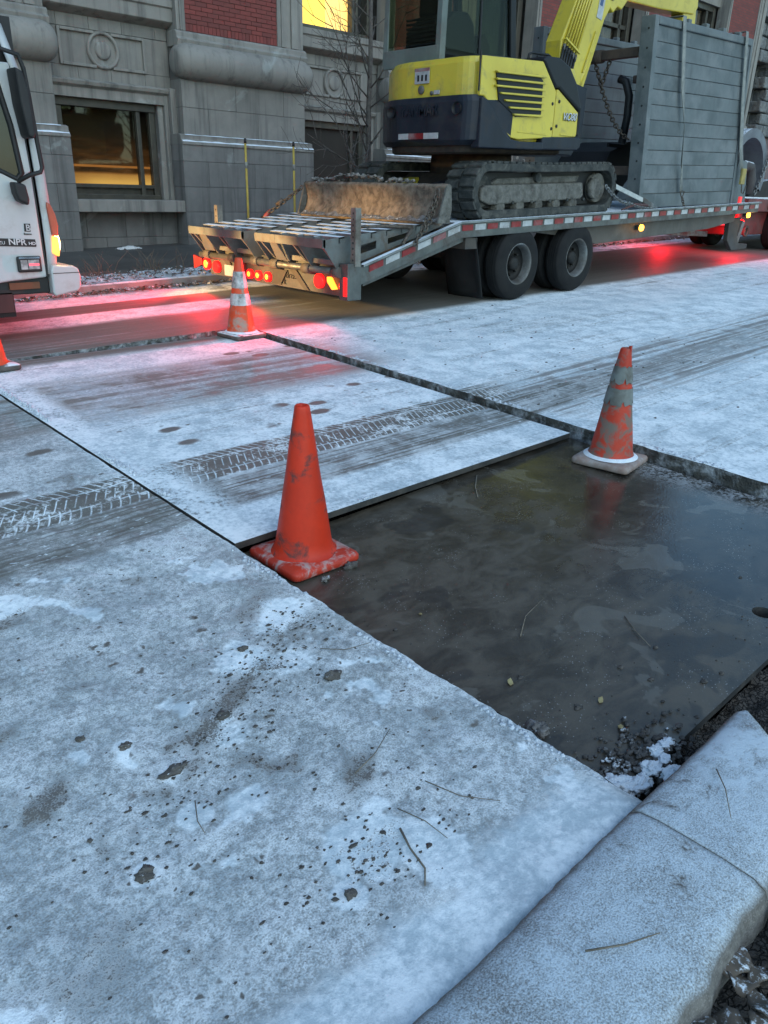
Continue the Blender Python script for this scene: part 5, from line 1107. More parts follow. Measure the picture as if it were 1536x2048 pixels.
# straps
M_STRAP = mat('strap_webbing', (.25, .26, .24), (.18, .19, .18), 12, .8, bump=.3, bscale=120)
def strap(pts, wds, label, nrm=(0, -1, 0)):
    pts = [Vector(p) for p in pts]; root = thing('ratchet_strap', pts[-1], label, 'strap', 'straps over the trench box'); q = []
    for p, (wv) in zip(pts, wds): q += [p - Vector(wv)/2, p + Vector(wv)/2]
    mb = MB(); mb.raw(q, [[2*i, 2*i+1, 2*i+3, 2*i+2] for i in range(len(pts)-1)], True); o = mb.build('webbing', M_STRAP, root); s_ = o.modifiers.new('solid', 'SOLIDIFY'); s_.thickness = .006
    return root
x = 11.35
s1 = strap([(11.35, 6.60, 3.80), (11.35, 6.20, 3.80), (11.35, 6.185, 3.70), (11.47, 6.13, 2.95), (11.62, 6.09, 2.45), (11.66, 6.07, 2.0), (11.75, 6.05, 1.60)], [(.09, 0, 0), (.09, 0, 0), (.09, 0, 0), (.10, 0, .02), (.03, .02, 0), (.02, .03, 0), (.09, 0, 0)], 'grey webbing strap twisted down the middle of the trench box to a hook')
hk = MB(); hk.tube([(11.75, 6.04, 1.60), (11.69, 6.04, 1.60), (11.76, 6.03, 1.50), (11.83, 6.04, 1.60), (11.75, 6.04, 1.60)], .009, 6); hk.build('hook', M_CHAIN, s1)
chain(sag((11.76, 6.02, 1.50), (11.80, 5.985, TZ(11.8) + .0), 0, 4), .055, .008, .018, label='short chain between the strap hook and the deck below the trench box', m=M_CHAIN)
strap([(13.30, 6.6, 3.87), (13.30, 6.2, 3.87), (13.30, 6.185, 3.77), (13.45, 6.15, 3.0), (13.60, 6.10, 2.3), (13.72, 6.06, 1.9)], [(.09, 0, 0), (.09, 0, 0), (.09, 0, 0), (.10, 0, .02), (.13, 0, 0), (.13, 0, 0)], 'grey webbing strap down the far right edge of the trench box')
rt = thing('ratchet_strap', (10.9, 6.0, 1.34), 'pale strap running diagonally from the near track down to the deck edge', 'strap')
mb = MB().bar((9.86, 6.10, 1.66), (10.62, 6.02, TZ(10.62) + .14), .06, .012, (0, -1, .2)); mb.build('webbing', mat('pale_strap', (.42, .44, .42), (.3, .32, .31), 15, .8), rt); MB().bar((10.62, 6.02, TZ(10.62) + .14), (10.86, 5.99, TZ(10.86) + .05), .075, .04, (0, -1, .2)).build('ratchet', M_RIM, rt, bev=.008)
tl = thing('strap_ratchet', (13.75, 6.05, 1.6), 'yellow tagged ratchet with a red tail at the lower right of the trench box', 'ratchet')
MB().box((13.66, 6.02, 1.74), (13.80, 6.06, 1.98)).build('ratchet_body', mat('ratchet_yellow', (.36, .28, .08), (.25, .2, .07), 10, .6), tl, bev=.01); MB().tube([(13.72, 6.03, 1.74), (13.74, 6.02, 1.62), (13.82, 6.02, 1.60), (13.86, 6.02, 1.72)], .010, 6).build('handle', M_CHAIN, tl)
MB().box((13.70, 6.0, TZ(13.7) + .01), (13.78, 6.04, TZ(13.7) + .12)).build('red_hook', emis('red_hook_glow', (1, .05, .06), .5, (.4, .02, .02)), tl, bev=.01)  # hook is no lamp, its red glow is put into the material
# ================================================================== WHITE TRUCK (left edge)
M_WHITE = mat('white_truck_paint', (.47, .49, .50), (.43, .45, .46), 2, .3, bump=.03, dirt=(.32, .30, .28), damt=.10, dscale=5, coat=.4)
M_TRIM = mat('black_rubber_trim', (.014, .014, .015), rough=.6, bump=.1); M_AUTOGL = mat('truck_glass', (.012, .017, .018), (.02, .028, .03), 2, .06, bump=0)
M_LAMPR = mat('corner_lamp_red', (.42, .10, .06), (.36, .08, .05), 6, .2, bump=.05); M_LAMPA = emis('corner_lamp_amber', (1.0, .36, .06), 1.5); M_CLEAR = mat('clear_lens', (.45, .45, .45), (.2, .2, .2), 20, .2)
TY = 7.0
tk = thing('white_truck', (1.2, 8.0, gz(1.2, 7.5)), 'white cab-over truck cut off by the left edge behind the cone', 'truck')
def tp(x, y, z): return (x, y, z)
dpoly = [(.9, .74), (2.18, .70), (2.30, .715), (2.615, .735), (2.60, 1.3), (2.595, 1.55), (2.575, 2.0), (2.54, 2.35), (2.42, 2.62), (.9, 2.62)]
# door: frame below and around the window opening
door = MB().prism([(.95, .74), (2.18, .70), (2.30, .715), (2.615, .735), (2.605, 1.3), (2.60, 1.56), (2.49, 1.50), (2.36, 1.565), (.95, 1.62)], 'y', TY, TY + .06).build('door', M_WHITE, tk, bev=.018, seg=3)
MB().prism([(2.60, 1.565), (2.578, 2.0), (2.545, 2.34), (2.44, 2.34), (2.475, 2.0), (2.53, 1.53)], 'y', TY + .005, TY + .06).build('window_post', M_WHITE, tk, bev=.01)
MB().prism([(.95, 1.60), (2.36, 1.555), (2.49, 1.495), (2.535, 1.54), (2.50, 1.9), (2.44, 2.2), (2.36, 2.40), (.95, 2.40)], 'y', TY + .02, TY + .03).build('door_window', M_AUTOGL, tk)
ws = MB().tube([(.95, TY + .012, 1.615), (2.36, TY + .012, 1.565), (2.48, TY + .012, 1.508), (2.53, TY + .012, 1.55), (2.495, TY + .012, 1.9), (2.435, TY + .012, 2.2), (2.36, TY + .012, 2.4), (.95, TY + .012, 2.42)], .022, 8); ws.build('window_seal', M_TRIM, tk)
MB().prism([(.95, 2.38), (2.46, 2.36), (2.42, 2.62), (.95, 2.66)], 'y', TY, TY + .08).build('roof_side', M_WHITE, tk, bev=.02)
# front corner panel beyond the door gap, wrapping round to the front face
cp = MB(); fx = [(.76, 2.735), (.95, 2.745), (1.2, 2.745), (1.55, 2.735), (2.0, 2.70), (2.3, 2.64), (2.6, 2.55)]
q = []
for (z, xf) in fx:
    for (dx, dy) in ((-.105 if z < 1.6 else -.085, .0), (-.04, .004), (-.012, .03), (0, .09), (.03, .35), (.05, 1.0), (.03, 1.65), (-.02, 1.92), (-.3, 1.95)): q.append(Vector((xf + dx, TY + .004 + dy, z)))
cp.raw(q, [[i*9+j, i*9+j+1, (i+1)*9+j+1, (i+1)*9+j] for i in range(len(fx)-1) for j in range(8)], True); o = cp.build('front_panel', M_WHITE, tk); sdm = o.modifiers.new('solid', 'SOLIDIFY'); sdm.thickness = .02
MB().box((.9, TY + .07, .72), (2.62, 8.95, 2.66)).build('cab_shell', M_TRIM, tk)
MB().prism([(2.618, .735), (2.630, .735), (2.612, 1.55), (2.590, 2.0), (2.56, 2.35), (2.55, 2.35), (2.577, 2.0), (2.598, 1.55)], 'y', TY + .012, TY + .05).build('door_gap', M_TRIM, tk)
lampb = MB(); lampb.prism([(2.685, .93), (2.742, .90), (2.754, .97), (2.75, 1.06), (2.70, 1.07)], 'y', TY - .012, TY + .12); lampb.build('corner_lamp', M_LAMPA, tk, bev=.01)
lampc = MB(); lampc.prism([(2.70, 1.075), (2.752, 1.065), (2.765, 1.15), (2.752, 1.24), (2.72, 1.32), (2.69, 1.34), (2.685, 1.3)], 'y', TY - .010, TY + .12); lampc.build('corner_lamp', M_LAMPR, tk, bev=.01)
lamp('corner_lamp_light', (2.83, TY - .05, 1.0), (1.0, .5, .12), .9, tk, .04)
# bumper end
bpr = [(2.645, .79), (2.66, .835), (2.84, .825), (2.885, .80), (2.90, .74), (2.89, .64), (2.86, .61), (2.66, .575), (2.64, .60)]
MB().prism(bpr, 'y', TY - .03, 8.97).build('bumper', M_WHITE, tk, bev=.022, seg=3); MB().box((2.655, TY - .034, .765), (2.892, TY - .028, .770)).build('bumper_line', M_TRIM, tk)
MB().box((2.0, TY + .04, .60), (2.64, TY + .3, .74)).build('step', M_TRIM, tk, bev=.01); MB().box((2.30, TY + .02, .645), (2.55, TY + .04, .70)).build('side_reflector', mat('dull_orange', (.16, .05, .02), rough=.4), tk)
MB().box((1.95, TY + .05, .42), (2.33, TY + .2, .68)).build('mudguard', M_FLAP, tk); MB().box((2.12, TY + .04, .46), (2.32, TY + .05, .62)).build('rear_flap', mat('dark_red_flap', (.06, .015, .015), rough=.6), tk)
# side repeater lamp
sl_ = MB().box((2.375, TY - .03, .785), (2.575, TY + .0, .915)).build('side_lamp', M_TRIM, tk, bev=.02, seg=3)
MB().box((2.40, TY - .034, .81), (2.455, TY - .028, .885)).build('clear_lens', M_CLEAR, sl_); MB().box((2.462, TY - .034, .81), (2.552, TY - .028, .885)).build('clear_lens', M_CLEAR, sl_); MB().box((2.465, TY - .037, .838), (2.55, TY - .033, .856)).build('lit_bar', emis('pink_red_bar', (1, .12, .18), .8, (.6, .1, .12)), sl_)
MB().box((2.39, TY - .036, .895), (2.56, TY - .026, .91)).build('chrome_lip', M_CHROME, sl_)
# badge strip and logo
dc = MB().prism([(1.75, 1.02), (2.555, .985), (2.56, .993), (2.555, 1.045), (1.75, 1.085)], 'y', TY - .004, TY + .002).build('badge_strip', M_INK_SHADE, tk)
text('NPR', .068, (2.335, TY - .0045, 1.008), (1, 0, -.045), (0, 0, 1), M_WINK, dc, width=1.12, bold=.001); text('HD', .034, (2.497, TY - .0045, 1.003), (1, 0, -.045), (0, 0, 1), M_WINK, dc, width=1.15, bold=.0005); text('ISUZU', .036, (2.20, TY - .0045, 1.016), (1, 0, -.045), (0, 0, 1), M_WINK, dc, width=1.1)
lg = MB().prism([(2.478, 1.108), (2.528, 1.106), (2.532, 1.168), (2.482, 1.170)], 'y', TY - .004, TY + .002).build('logo_square', M_INK_SHADE, tk)
text('B', .070, (2.490, TY - .0045, 1.114), (1, 0, -.03), (0, 0, 1), M_WHITE, lg, bold=.0008)
text('Boston', .024, (2.470, TY - .003, 1.082), (1, 0, -.03), (0, 0, 1), M_INK_SHADE, lg, width=.92)
# mirrors
mr_ = thing('x', (0, 0, 0), None, None); bpy.data.objects.remove(mr_)
MY = TY - .13
arm = MB().tube([(2.28, TY - .02, 2.42), (2.45, MY, 2.41), (2.57, MY, 2.385), (2.60, MY, 2.30), (2.615, MY, 2.1), (2.63, MY, 1.8), (2.645, MY, 1.60), (2.628, MY, 1.565), (2.55, MY + .03, 1.54), (2.50, TY - .01, 1.50), (2.49, TY + .01, 1.48)], .017, 10); A_ = arm.build('mirror_arm', M_TRIM, tk)
MB().prism([(2.515, 2.30), (2.575, 2.27), (2.605, 2.13), (2.612, 1.84), (2.595, 1.80), (2.555, 1.82), (2.525, 2.05)], 'y', MY - .06, MY + .14).build('mirror', M_TRIM, A_, bev=.02, seg=3)
MB().prism([(2.405, 1.49), (2.50, 1.47), (2.515, 1.36), (2.505, 1.31), (2.43, 1.345), (2.412, 1.40)], 'y', MY + .0, MY + .12).build('mirror', M_TRIM, A_, bev=.02, seg=3)
# behind the cab: chassis, wheels, box body
MB().box((-4.5, 7.35, .62), (2.4, 8.5, .78)).build('chassis', M_DKST, tk); MB().box((-4.5, TY, .9), (.7, 9.0, 3.2)).build('box_body', M_WHITE, tk, bev=.02)
for (wx, wy, fl) in ((1.55, TY + .05, 1), (1.55, 8.9, -1), (-2.2, TY + .05, 1), (-2.2, 8.9, -1)):
    zc = gz(wx, wy) + .42; wp = MB().cyl((wx, wy + fl*.155, zc), (wx, wy + fl*.2, zc), .19, n=16).build('wheel', M_DKST, tk); wheel_parts(wp, wx, zc, wy, fl)
# lit headlamps on its front (face away from the camera): warm light on the trailer ramps
for y in (7.22, 8.70):
    MB().lathe([(.085, 0), (.08, .02), (.002, .035)], (2.80, y, 1.0), 'x', 20).build('headlamp', emis('headlamp_lit', (1.0, .66, .28), 6), tk)
    lamp('headlamp_light', (2.93, y, 1.0), (1.0, .60, .22), 620, tk, .05, 'SPOT', (1, -.06, -.12), R(38))

# ================================================================== RED TOW TRUCK (right edge)
M_TRED = mat('red_truck_paint', (.20, .03, .03), (.13, .022, .022), 4, .5, bump=.2, dirt=(.10, .07, .06), damt=.4, snow=.4)
tt = thing('red_tow_truck', (18, 7.3, gz(18, 7)), 'red truck at the right edge towing the loaded trailer', 'truck')
MB().box((15.75, 6.72, 1.30), (22, 8.5, 1.53)).build('bed', M_TRED, tt, bev=.02); MB().box((15.9, 6.95, .86), (22, 8.2, 1.30)).build('chassis', M_TRED, tt, bev=.02)
MB().box((15.72, 6.80, 1.535), (22, 8.4, 1.56)).build('snow_layer', M_SNOWP, tt)
MB().lathe([(.075, 0), (.085, -.02), (.06, -.035), (.002, -.03)], (16.72, 6.715, 1.415), 'y', 20).build('round_lamp', M_RED, tt)
MB().lathe([(.10, 0), (.11, -.04), (.07, -.04), (.065, 0)], (16.35, 6.95, .93), 'y', 18).build('tow_ring', M_DKST, tt)
for (wx, wy, fl) in ((17.2, 8.38, -1), (17.2, 7.88, 1), (17.6, 6.5, 1), (17.6, 7.0, -1)):
    zc = gz(wx, wy) + .425; wp = MB().cyl((wx, wy + fl*.155, zc), (wx, wy + fl*.2, zc), .19, n=16).build('wheel', M_DKST, tt); wheel_parts(wp, wx, zc, wy, fl)
MB().box((16.3, 7.7, 1.0), (16.9, 8.45, 1.35)).build('rear_guard', M_DKST, tt)
for (y, e) in ((6.85, 40), (8.35, 46)):
    MB().lathe([(.06, 0), (.055, -.03), (.002, -.035)], (15.9, y, 1.10), 'x', 16).build('tail_lamp', M_LENS_R, tt); lamp('tail_light', (15.74, y, 1.05), (1.0, .008, .02), e * .8, tt, .05)
for i in range(3):
    MB().box((15.9 + i*.5, 6.9 + .1*i, 1.56), (16.5 + i*.6, 8.0, 1.75 + .06*i), Matrix.Rotation(R(8 - 7*i), 3, 'Y')).build('load_timber', mat('dark_timber', (.03, .027, .025), rough=.9, snow=.55) if i == 0 else bpy.data.materials['dark_timber'], tt)
ps = thing('steel_pipe_ring', (16.1, 7.1, 1.6), 'snow topped grey pipe ring standing on the red truck', 'pipe')
rg_ = MB()
q = []; nn = 28
for i in range(nn + 1):
    t = R(-25) + R(230)*i/nn
    for (r_, y) in ((.78, 6.85), (.78, 7.35), (.62, 7.35), (.62, 6.85)): q.append(Vector((15.75 + r_*math.cos(t), y, 1.98 + r_*.95*math.sin(t))))
rg_.raw(q, [[i*4+k, (i+1)*4+k, (i+1)*4+(k+1) % 4, i*4+(k+1) % 4] for i in range(nn) for k in range(4)], False)
rg_.build('ring', mat('pipe_grey', (.16, .18, .20), (.11, .12, .14), 3, .6, .2, snow=.6), ps); MB().box((15.35, 7.0, 1.56), (15.55, 7.2, 2.7)).build('post', mat('post_grey', (.28, .31, .34), rough=.6), ps); 
MB().tube([(15.55, 6.9, 1.95), (15.7, 6.9, 2.1), (15.9, 6.9, 2.08), (16.05, 6.9, 1.85), (16.0, 6.9, 1.6)], [.08, .09, .10, .10, .09], 10).build('elbow', mat('elbow_dark', (.06, .055, .055), rough=.7, snow=.7), ps)
chain(sag((16.45, 6.8, 2.3), (16.1, 6.8, 1.6), .02), .07, .012, .026, label='dark hoist chain hanging by the pipe ring on the red truck', m=M_CHAING)
# ================================================================== CONES
def cone_mat(name, col, colb, mudc, amt, sc):
    return mat(name, col, colb, 5, .48, bump=.15, bscale=30, dirt=mudc, damt=amt, dscale=sc, sharp=True, spec=.35)
M_C1 = cone_mat('cone_vinyl_bright', (.60, .030, .006), (.48, .025, .006), (.10, .045, .04), .22, 6); M_C1B = cone_mat('cone_base_dusty', (.54, .045, .02), (.43, .038, .02), (.42, .30, .28), .42, 9)
M_C2 = cone_mat('cone_vinyl_muddy', (.50, .042, .018), (.40, .036, .018), (.17, .145, .125), .50, 8); M_C2B = mat('cone_base_grey_pink', (.30, .20, .17), (.20, .14, .12), 8, .8, bump=.3, dirt=(.36, .34, .33), damt=.5, dscale=9)
M_C3 = cone_mat('cone_vinyl_faded', (.64, .08, .025), (.55, .07, .025), (.33, .26, .21), .28, 7); M_C3B = mat('cone_base_dark', (.10, .09, .08), (.05, .046, .042), 8, .8, bump=.3, snow=.6)
M_COL = mat('reflective_collar_dirty', (.55, .57, .57), (.42, .44, .44), 18, .5, bump=.3, dirt=(.10, .095, .085), damt=.42, dscale=14); M_COL2 = mat('reflective_collar_mud', (.17, .19, .185), (.12, .135, .13), 12, .7, bump=.3, dirt=(.10, .09, .08), damt=.4, dscale=12)
def cone(loc, rot, label, mb_, mbase, collars=(), mcol=None, size=.36, H=.70, torn=False, snowring=False, hole=True):
    c = thing('traffic_cone', loc, label, 'traffic cone', 'traffic cones round the street cut'); X, Y, Z = loc; ca, sa = math.cos(rot), math.sin(rot)
    h = size/2; b = MB(); pl_ = round_poly([(-h, -h), (h, -h), (h, h), (-h, h)], [.035]*4, 5); pl_ = [(X + u*ca - v_*sa, Y + u*sa + v_*ca) for u, v_ in pl_]
    n_ = len(pl_)
    rings = []
    for (s_, z) in ((.97, 0), (1.0, .008), (1.0, .028), (.965, .038), (.80, .045), (.55, .050)):
        rings.append([Vector((X + (u - X)*s_, Y + (v_ - Y)*s_, Z + z)) for u, v_ in pl_])
    b.raw([p for r_ in rings for p in r_], [[i*n_+k, i*n_+(k+1) % n_, (i+1)*n_+(k+1) % n_, (i+1)*n_+k] for i in range(5) for k in range(n_)], True); b.raw(rings[0], [list(range(n_))[::-1]]); b.raw(rings[-1], [list(range(n_))]); b.build('base', mbase, c)
    r0, r1 = .133, .031
    def rad(z): return r0 + (r1 - r0)*(z - .05)/(H - .05)
    k_ = MB(); prof = [(r0 + .022, .044), (r0 + .008, .052), (r0, .07)] + [(rad(z), z) for z in lin(.09, H - .012, 26)] + [(r1, H - .006), (r1 - .006, H), (r1 - .012, H - .004), (r1 - .012, H - .10)]
    k_.lathe(prof, (X, Y, Z), 'z', 40); o = k_.build('body', mb_, c)
    for v_ in o.data.vertices:
        t = math.atan2(v_.co.y, v_.co.x); d = .0035*n3(math.cos(t)*1.5, math.sin(t)*1.5, v_.co.z*5 + X*7); L_ = math.hypot(v_.co.x, v_.co.y); v_.co.x *= 1 + d/max(L_, .02); v_.co.y *= 1 + d/max(L_, .02)
    for (z0, z1) in collars:
        m_ = MB(); nn = 44; q = []
        for i in range(nn):
            t = 2*math.pi*i/nn; jag = (.030*max(0, n3(math.cos(t)*3, math.sin(t)*3, z0*9 + 3)) + (.030 if torn and i % 7 in (0,) else 0)) if torn else .004*n3(i*.9, z0, 0)
            for (z, off) in ((z0 + jag, .0045), (z1 - (.02*max(0, n3(math.cos(t)*2.5, math.sin(t)*2.5, z1*7)) if torn else 0), .004)): q.append(Vector((X + (rad(z) + off)*math.cos(t), Y + (rad(z) + off)*math.sin(t), Z + z)))
        m_.raw(q, [[2*i, 2*((i+1) % nn), 2*((i+1) % nn)+1, 2*i+1] for i in range(nn)], True); m_.build('collar', mcol, c)
    if snowring:
        s_ = MB(); s_.lathe([(r0 + .004, .062), (r0 + .012, .060), (r0 + .022, .053), (r0 + .030, .0475)], (X, Y, Z), 'z', 40); s_.build('snow_ring', M_SNOWP, c)
    return c
c1 = cone((1.925, 2.525, gz(1.92, 2.52) - .079), R(-1), 'bright red-orange cone without bands at the corner of the snowy plate', M_C1, M_C1B, size=.37, H=.715)
MB().prism([(0, 0), (.03, .008), (.034, .03), (.012, .022)], 'y', 0, .002).build('scar', M_INK_SHADE, c1).location = Vector((.052, -.098, .27))
c2 = cone((4.115, 2.30, gz(4.11, 2.3) - .079), R(9), 'mud smeared cone with torn grey bands on the wet plate', M_C2, M_C2B, ((.37, .47), (.495, .60)), M_COL2, .36, .70, True, True)
lp_ = MB(); lp_.prism([(-.034, .64), (-.024, .64), (-.020, .712), (-.034, .715)], 'x', -.008, .008); l_ = lp_.build('torn_lip', M_C2, None); l_.parent = c2; l_.location = Vector((.0, 0, 0)); l_.rotation_euler = (0, 0, 0)
c3 = cone((4.13, 6.35, gz(4.13, 6.35) - .033), R(4), 'cone with two white bands at the far corner of the street cut', M_C3, M_C3B, ((.30, .405), (.455, .60)), M_COL, .35, .72, False, True)
c4 = cone((1.845, 6.365, gz(1.85, 6.36) + .005), R(3), 'orange cone cut off by the left edge below the white truck', M_C3, M_C3B, ((.42, .50), (.52, .62)), M_COL, .36, .72)

# ================================================================== TREE, MARKER POLES, VERGE
M_BARK = mat('bark', (.13, .115, .10), (.08, .07, .065), 20, .85, bump=.6, bscale=60)
rng = random.Random(5)
tree = thing('bare_tree', (8.76, 9.72, gz(8.76, 9) + .12), 'slim bare young tree on the verge behind the dozer blade', 'tree')
trunk_pts = [(8.76 + .02*n3(z, 0, 0, 1.1), 9.72 + .02*n3(z, 5, 0, 1.1), z) for z in lin(gz(8.76, 9) + .06, 5.6, 16)]
MB().tube(trunk_pts, [.062 - .050*i/16 for i in range(17)], 10).build('trunk', M_BARK, tree)
def grow(mb, p, d, L, r, depth):
    pts = [p]; n_ = 6; cur = p.copy(); dd = d.copy(); br = []
    for i in range(n_):
        dd = (dd + Vector((rng.uniform(-.16, .16), rng.uniform(-.16, .16), rng.uniform(-.05, .16)))).normalized(); cur = cur + dd*L/n_; pts.append(cur.copy())
        if depth > 0 and i >= 1 and rng.random() < .62: br.append((cur.copy(), dd.copy(), i))
    mb.tube(pts, [max(.0028, r*(1 - .75*i/n_)) for i in range(n_ + 1)], 5)
    for (q, d0, i) in br:
        side = d0.cross(Vector((rng.uniform(-1, 1), rng.uniform(-1, 1), rng.uniform(-.3, .6)))).normalized(); grow(mb, q, (d0*.75 + side*.75).normalized(), L*rng.uniform(.38, .62), r*.55, depth - 1)
for i in range(24):
    z = 1.45 + i*.13; a = rng.uniform(0, 2*math.pi) if i % 2 else R(170) + rng.uniform(-.5, .5); mb = MB()
    grow(mb, Vector((8.76, 9.72, z)), Vector((math.cos(a), math.sin(a), rng.uniform(.45, 1.1))).normalized(), rng.uniform(.8, 1.45) if i < 14 else rng.uniform(.5, .9), .017 - .0004*i, 2)
    mb.build('limb', M_BARK, tree)
M_YP = mat('marker_yellow', (.44, .33, .06), (.36, .27, .05), 10, .6, bump=.1)
for (x, lab) in ((6.50, 'yellow marker pole with black tip behind the left ramp, nearer the lit window'), (7.31, 'yellow marker pole with black tip between the ramps and the dozer blade')):
    mp = thing('marker_pole', (x, 9.7, gz(x, 9) + .1), lab, 'marker pole', 'yellow marker poles on the verge')
    MB().cyl((x + .01, 9.7, gz(x, 9) + .05), (x, 9.7, 2.03), .018, .015, n=10).build('pole', M_YP, mp); MB().cyl((x, 9.7, 2.03), (x, 9.7, 2.09), .020, .016, n=10).build('cap', M_TRIM, mp)
    MB().cyl((x + .004, 9.7, 1.72), (x + .003, 9.7, 1.80), .0185, n=10).build('pale_band', M_STRAP, mp)
# leaf litter and frozen crumbs on the verge and gutter
def leafmat(name, a, b, sn):
    return mat(name, a, b, 12, .8, bump=.3, snow=sn)
M_LIT = leafmat('leaf_litter_mat', (.16, .10, .06), (.07, .05, .035), .55)
lt = MB()
for i in range(5200):
    x = random.uniform(1.5, 10.5) if i < 3300 else random.uniform(10.5, 30); y = random.choice((random.gauss(9.72, .16), random.gauss(9.62, .2), random.gauss(9.12, .07), random.gauss(9.16, .05)))
    if y > 10.25 or y < 8.88: continue
    z = gz(x, 9) + (.12 if y > 9.35 else .125 if y > 9.2 else .012) + random.uniform(0, .035); a = random.uniform(0, 6.3); s_ = random.uniform(.012, .036) * (1 if x < 10 else 1.5)
    u = Vector((math.cos(a), math.sin(a), random.uniform(-.5, .5)))*s_; v_ = Vector((-math.sin(a), math.cos(a), random.uniform(-.6, .6)))*s_*.7; p = Vector((x, y, z)); up = Vector((0, 0, s_*.5))
    lt.raw([p - u, p - v_*.8 + up*.6, p + u, p + v_*.8 + up*.4], [(0, 1, 2), (0, 2, 3)])
tag(lt.build('leaf_litter', M_LIT), 'brown leaf litter and frozen crumbs along the far verge and kerb', 'leaf litter', kind='stuff')
ws_ = MB()
for (cx_, cy_, n_) in ((4.35, 9.75, 16), (5.0, 9.78, 22), (4.1, 9.8, 10), (5.45, 9.8, 8), (7.5, 9.8, 8)):
    for i in range(n_):
        a = random.uniform(0, 6.3); L = random.uniform(.12, .42); p = Vector((cx_ + random.uniform(-.18, .18), cy_ + random.uniform(-.08, .08), gz(cx_, 9) + .11)); d = Vector((math.cos(a)*random.uniform(.1, .9), math.sin(a)*random.uniform(.1, .9), 1)).normalized()
        ws_.tube([p, p + d*L*.5, p + d*L + Vector((math.cos(a)*L*.2, math.sin(a)*L*.2, -L*.08))], [.003, .0025, .0015], 4)
tag(ws_.build('dry_weeds', mat('dry_weed', (.20, .15, .10), (.13, .10, .07), 20, .9)), 'thin dry weeds standing at the edge of the far pavement', 'weeds', kind='stuff')
rag = MB(); rag.grid(lambda u, v_: Vector((6.02 + .42*u + .03*n3(u*5, v_*5, 0), 12.80 + .16*v_, gz(6, 9) + .15 + .05*math.sin(u*3.14)*math.sin(v_*3.14) + .03*n3(u*6, v_*6, 4))), 16, 10); tag(rag.build('crumpled_rag', mat('rag_white', (.6, .6, .58), rough=.9)), 'small white crumpled rag at the foot of the wall below the lit window', 'rag')

# ================================================================== SMALL THINGS NEAR THE CAMERA
M_CLOD = mat('dirt_clod', (.12, .11, .10), (.07, .064, .058), 18, .9, bump=.8, bscale=60, bdist=.006, snow=.30, sscale=70); M_PEB = mat('gravel', (.095, .085, .075), (.05, .046, .042), 30, .9, bump=.5)
clods = [(0.550, 1.371, .020, 1.2, 'flat dark stone alone on the frosty slab, lower left'), (0.878, 0.992, .016, 1, 'dark stone low on the frosty slab left of the bent grass stem'), (1.250, 2.004, .016, 1.3, 'dark clod at the upper end of the gravel streak'), (1.003, 1.744, .018, 1.5, 'upright dark clod in the middle of the gravel streak'), (0.718, 1.817, .017, 1.2, 'dark clod with a pit, left of the gravel streak'), (1.390, 1.675, .024, 1.5, 'wide flat clod right of the gravel streak'), (0.771, 1.636, .018, 2.4, 'long thin dark splinter on the frosty slab'), (0.633, 1.933, .012, 1.2, 'small clod at the far left of the frosty slab')]
for i, (x, y, r_, sx, lab) in enumerate(clods):
    mb = MB(); lump(mb, (x, y, gz(x, y) + r_*.3), r_*.85, sx, 1, .7, i*3.7, 20, 14, .7); tag(mb.build('clod', M_CLOD), lab, 'clod', 'dark clods on the near slab')
for i, (x, y, r_, lab) in enumerate(((1.867, 2.303, .016, 'small snowy lump below the bright cone'), (2.03, 2.32, .024, 'grey stone lying at the right foot of the bright cone'), (1.761, 1.096, .030, 'lone snow topped lump at the edge of the wet plate'))):
    mb = MB(); lump(mb, (x, y, gz(x, y) - .072), r_, 1.2, 1, .7, 9 + i, 20, 14, .8); tag(mb.build('clod', M_FROST if i != 1 else M_CLOD), lab, 'clod')
pb = MB()
for (x, y) in ((2.488, 1.085), (2.513, .84), (2.417, .86), (2.275, 1.106), (2.287, .993), (1.833, 1.829), (1.957, 1.315), (1.965, 1.08), (3.278, 1.11), (2.985, 1.197)): lump(pb, (x, y, gz(x, y) - .078), random.uniform(.006, .011), 1.3, 1, .45, x*9, 12, 9, .9)
for i in range(420):
    x, y = random.uniform(1.75, 4.2), random.uniform(.8, 2.65); r_ = random.uniform(.0015, .004); lump(pb, (x, y, gz(x, y) - .079), r_, 1.5, 1, .5, i*.7, 6, 4, .8)
for i in range(620):
    if i < 330: t = random.random(); x, y = .62 + t*.95 + random.gauss(0, .10), 1.50 + t*.55 + random.gauss(0, .10)
    elif i < 470: x, y = 1.0 + random.gauss(0, .16), 1.05 + random.gauss(0, .10)
    else: x, y = random.uniform(.2, 1.6), random.uniform(.8, 2.9)
    if x > 1.63 or y < .72: continue
    r_ = random.uniform(.0018, .0048) * (1.6 if random.random() < .07 else 1); lump(pb, (x, y, gz(x, y) + .001), r_, random.uniform(1, 1.8), 1, .45, i*.9, 7, 5, .8)
for i in range(70):
    x, y = random.uniform(4.5, 7.5), random.choice((random.gauss(3.3, .3), random.gauss(5.2, .4), random.uniform(2, 6))); r_ = random.uniform(.004, .010); lump(pb, (x, y, gz(x, y) + .002), r_, 1.5, 1, .5, i*.31, 9, 6, .8)
tag(pb.build('loose_gravel', M_PEB), 'scattered dark gravel and crumbs on the slab and the plates', 'gravel', kind='stuff')
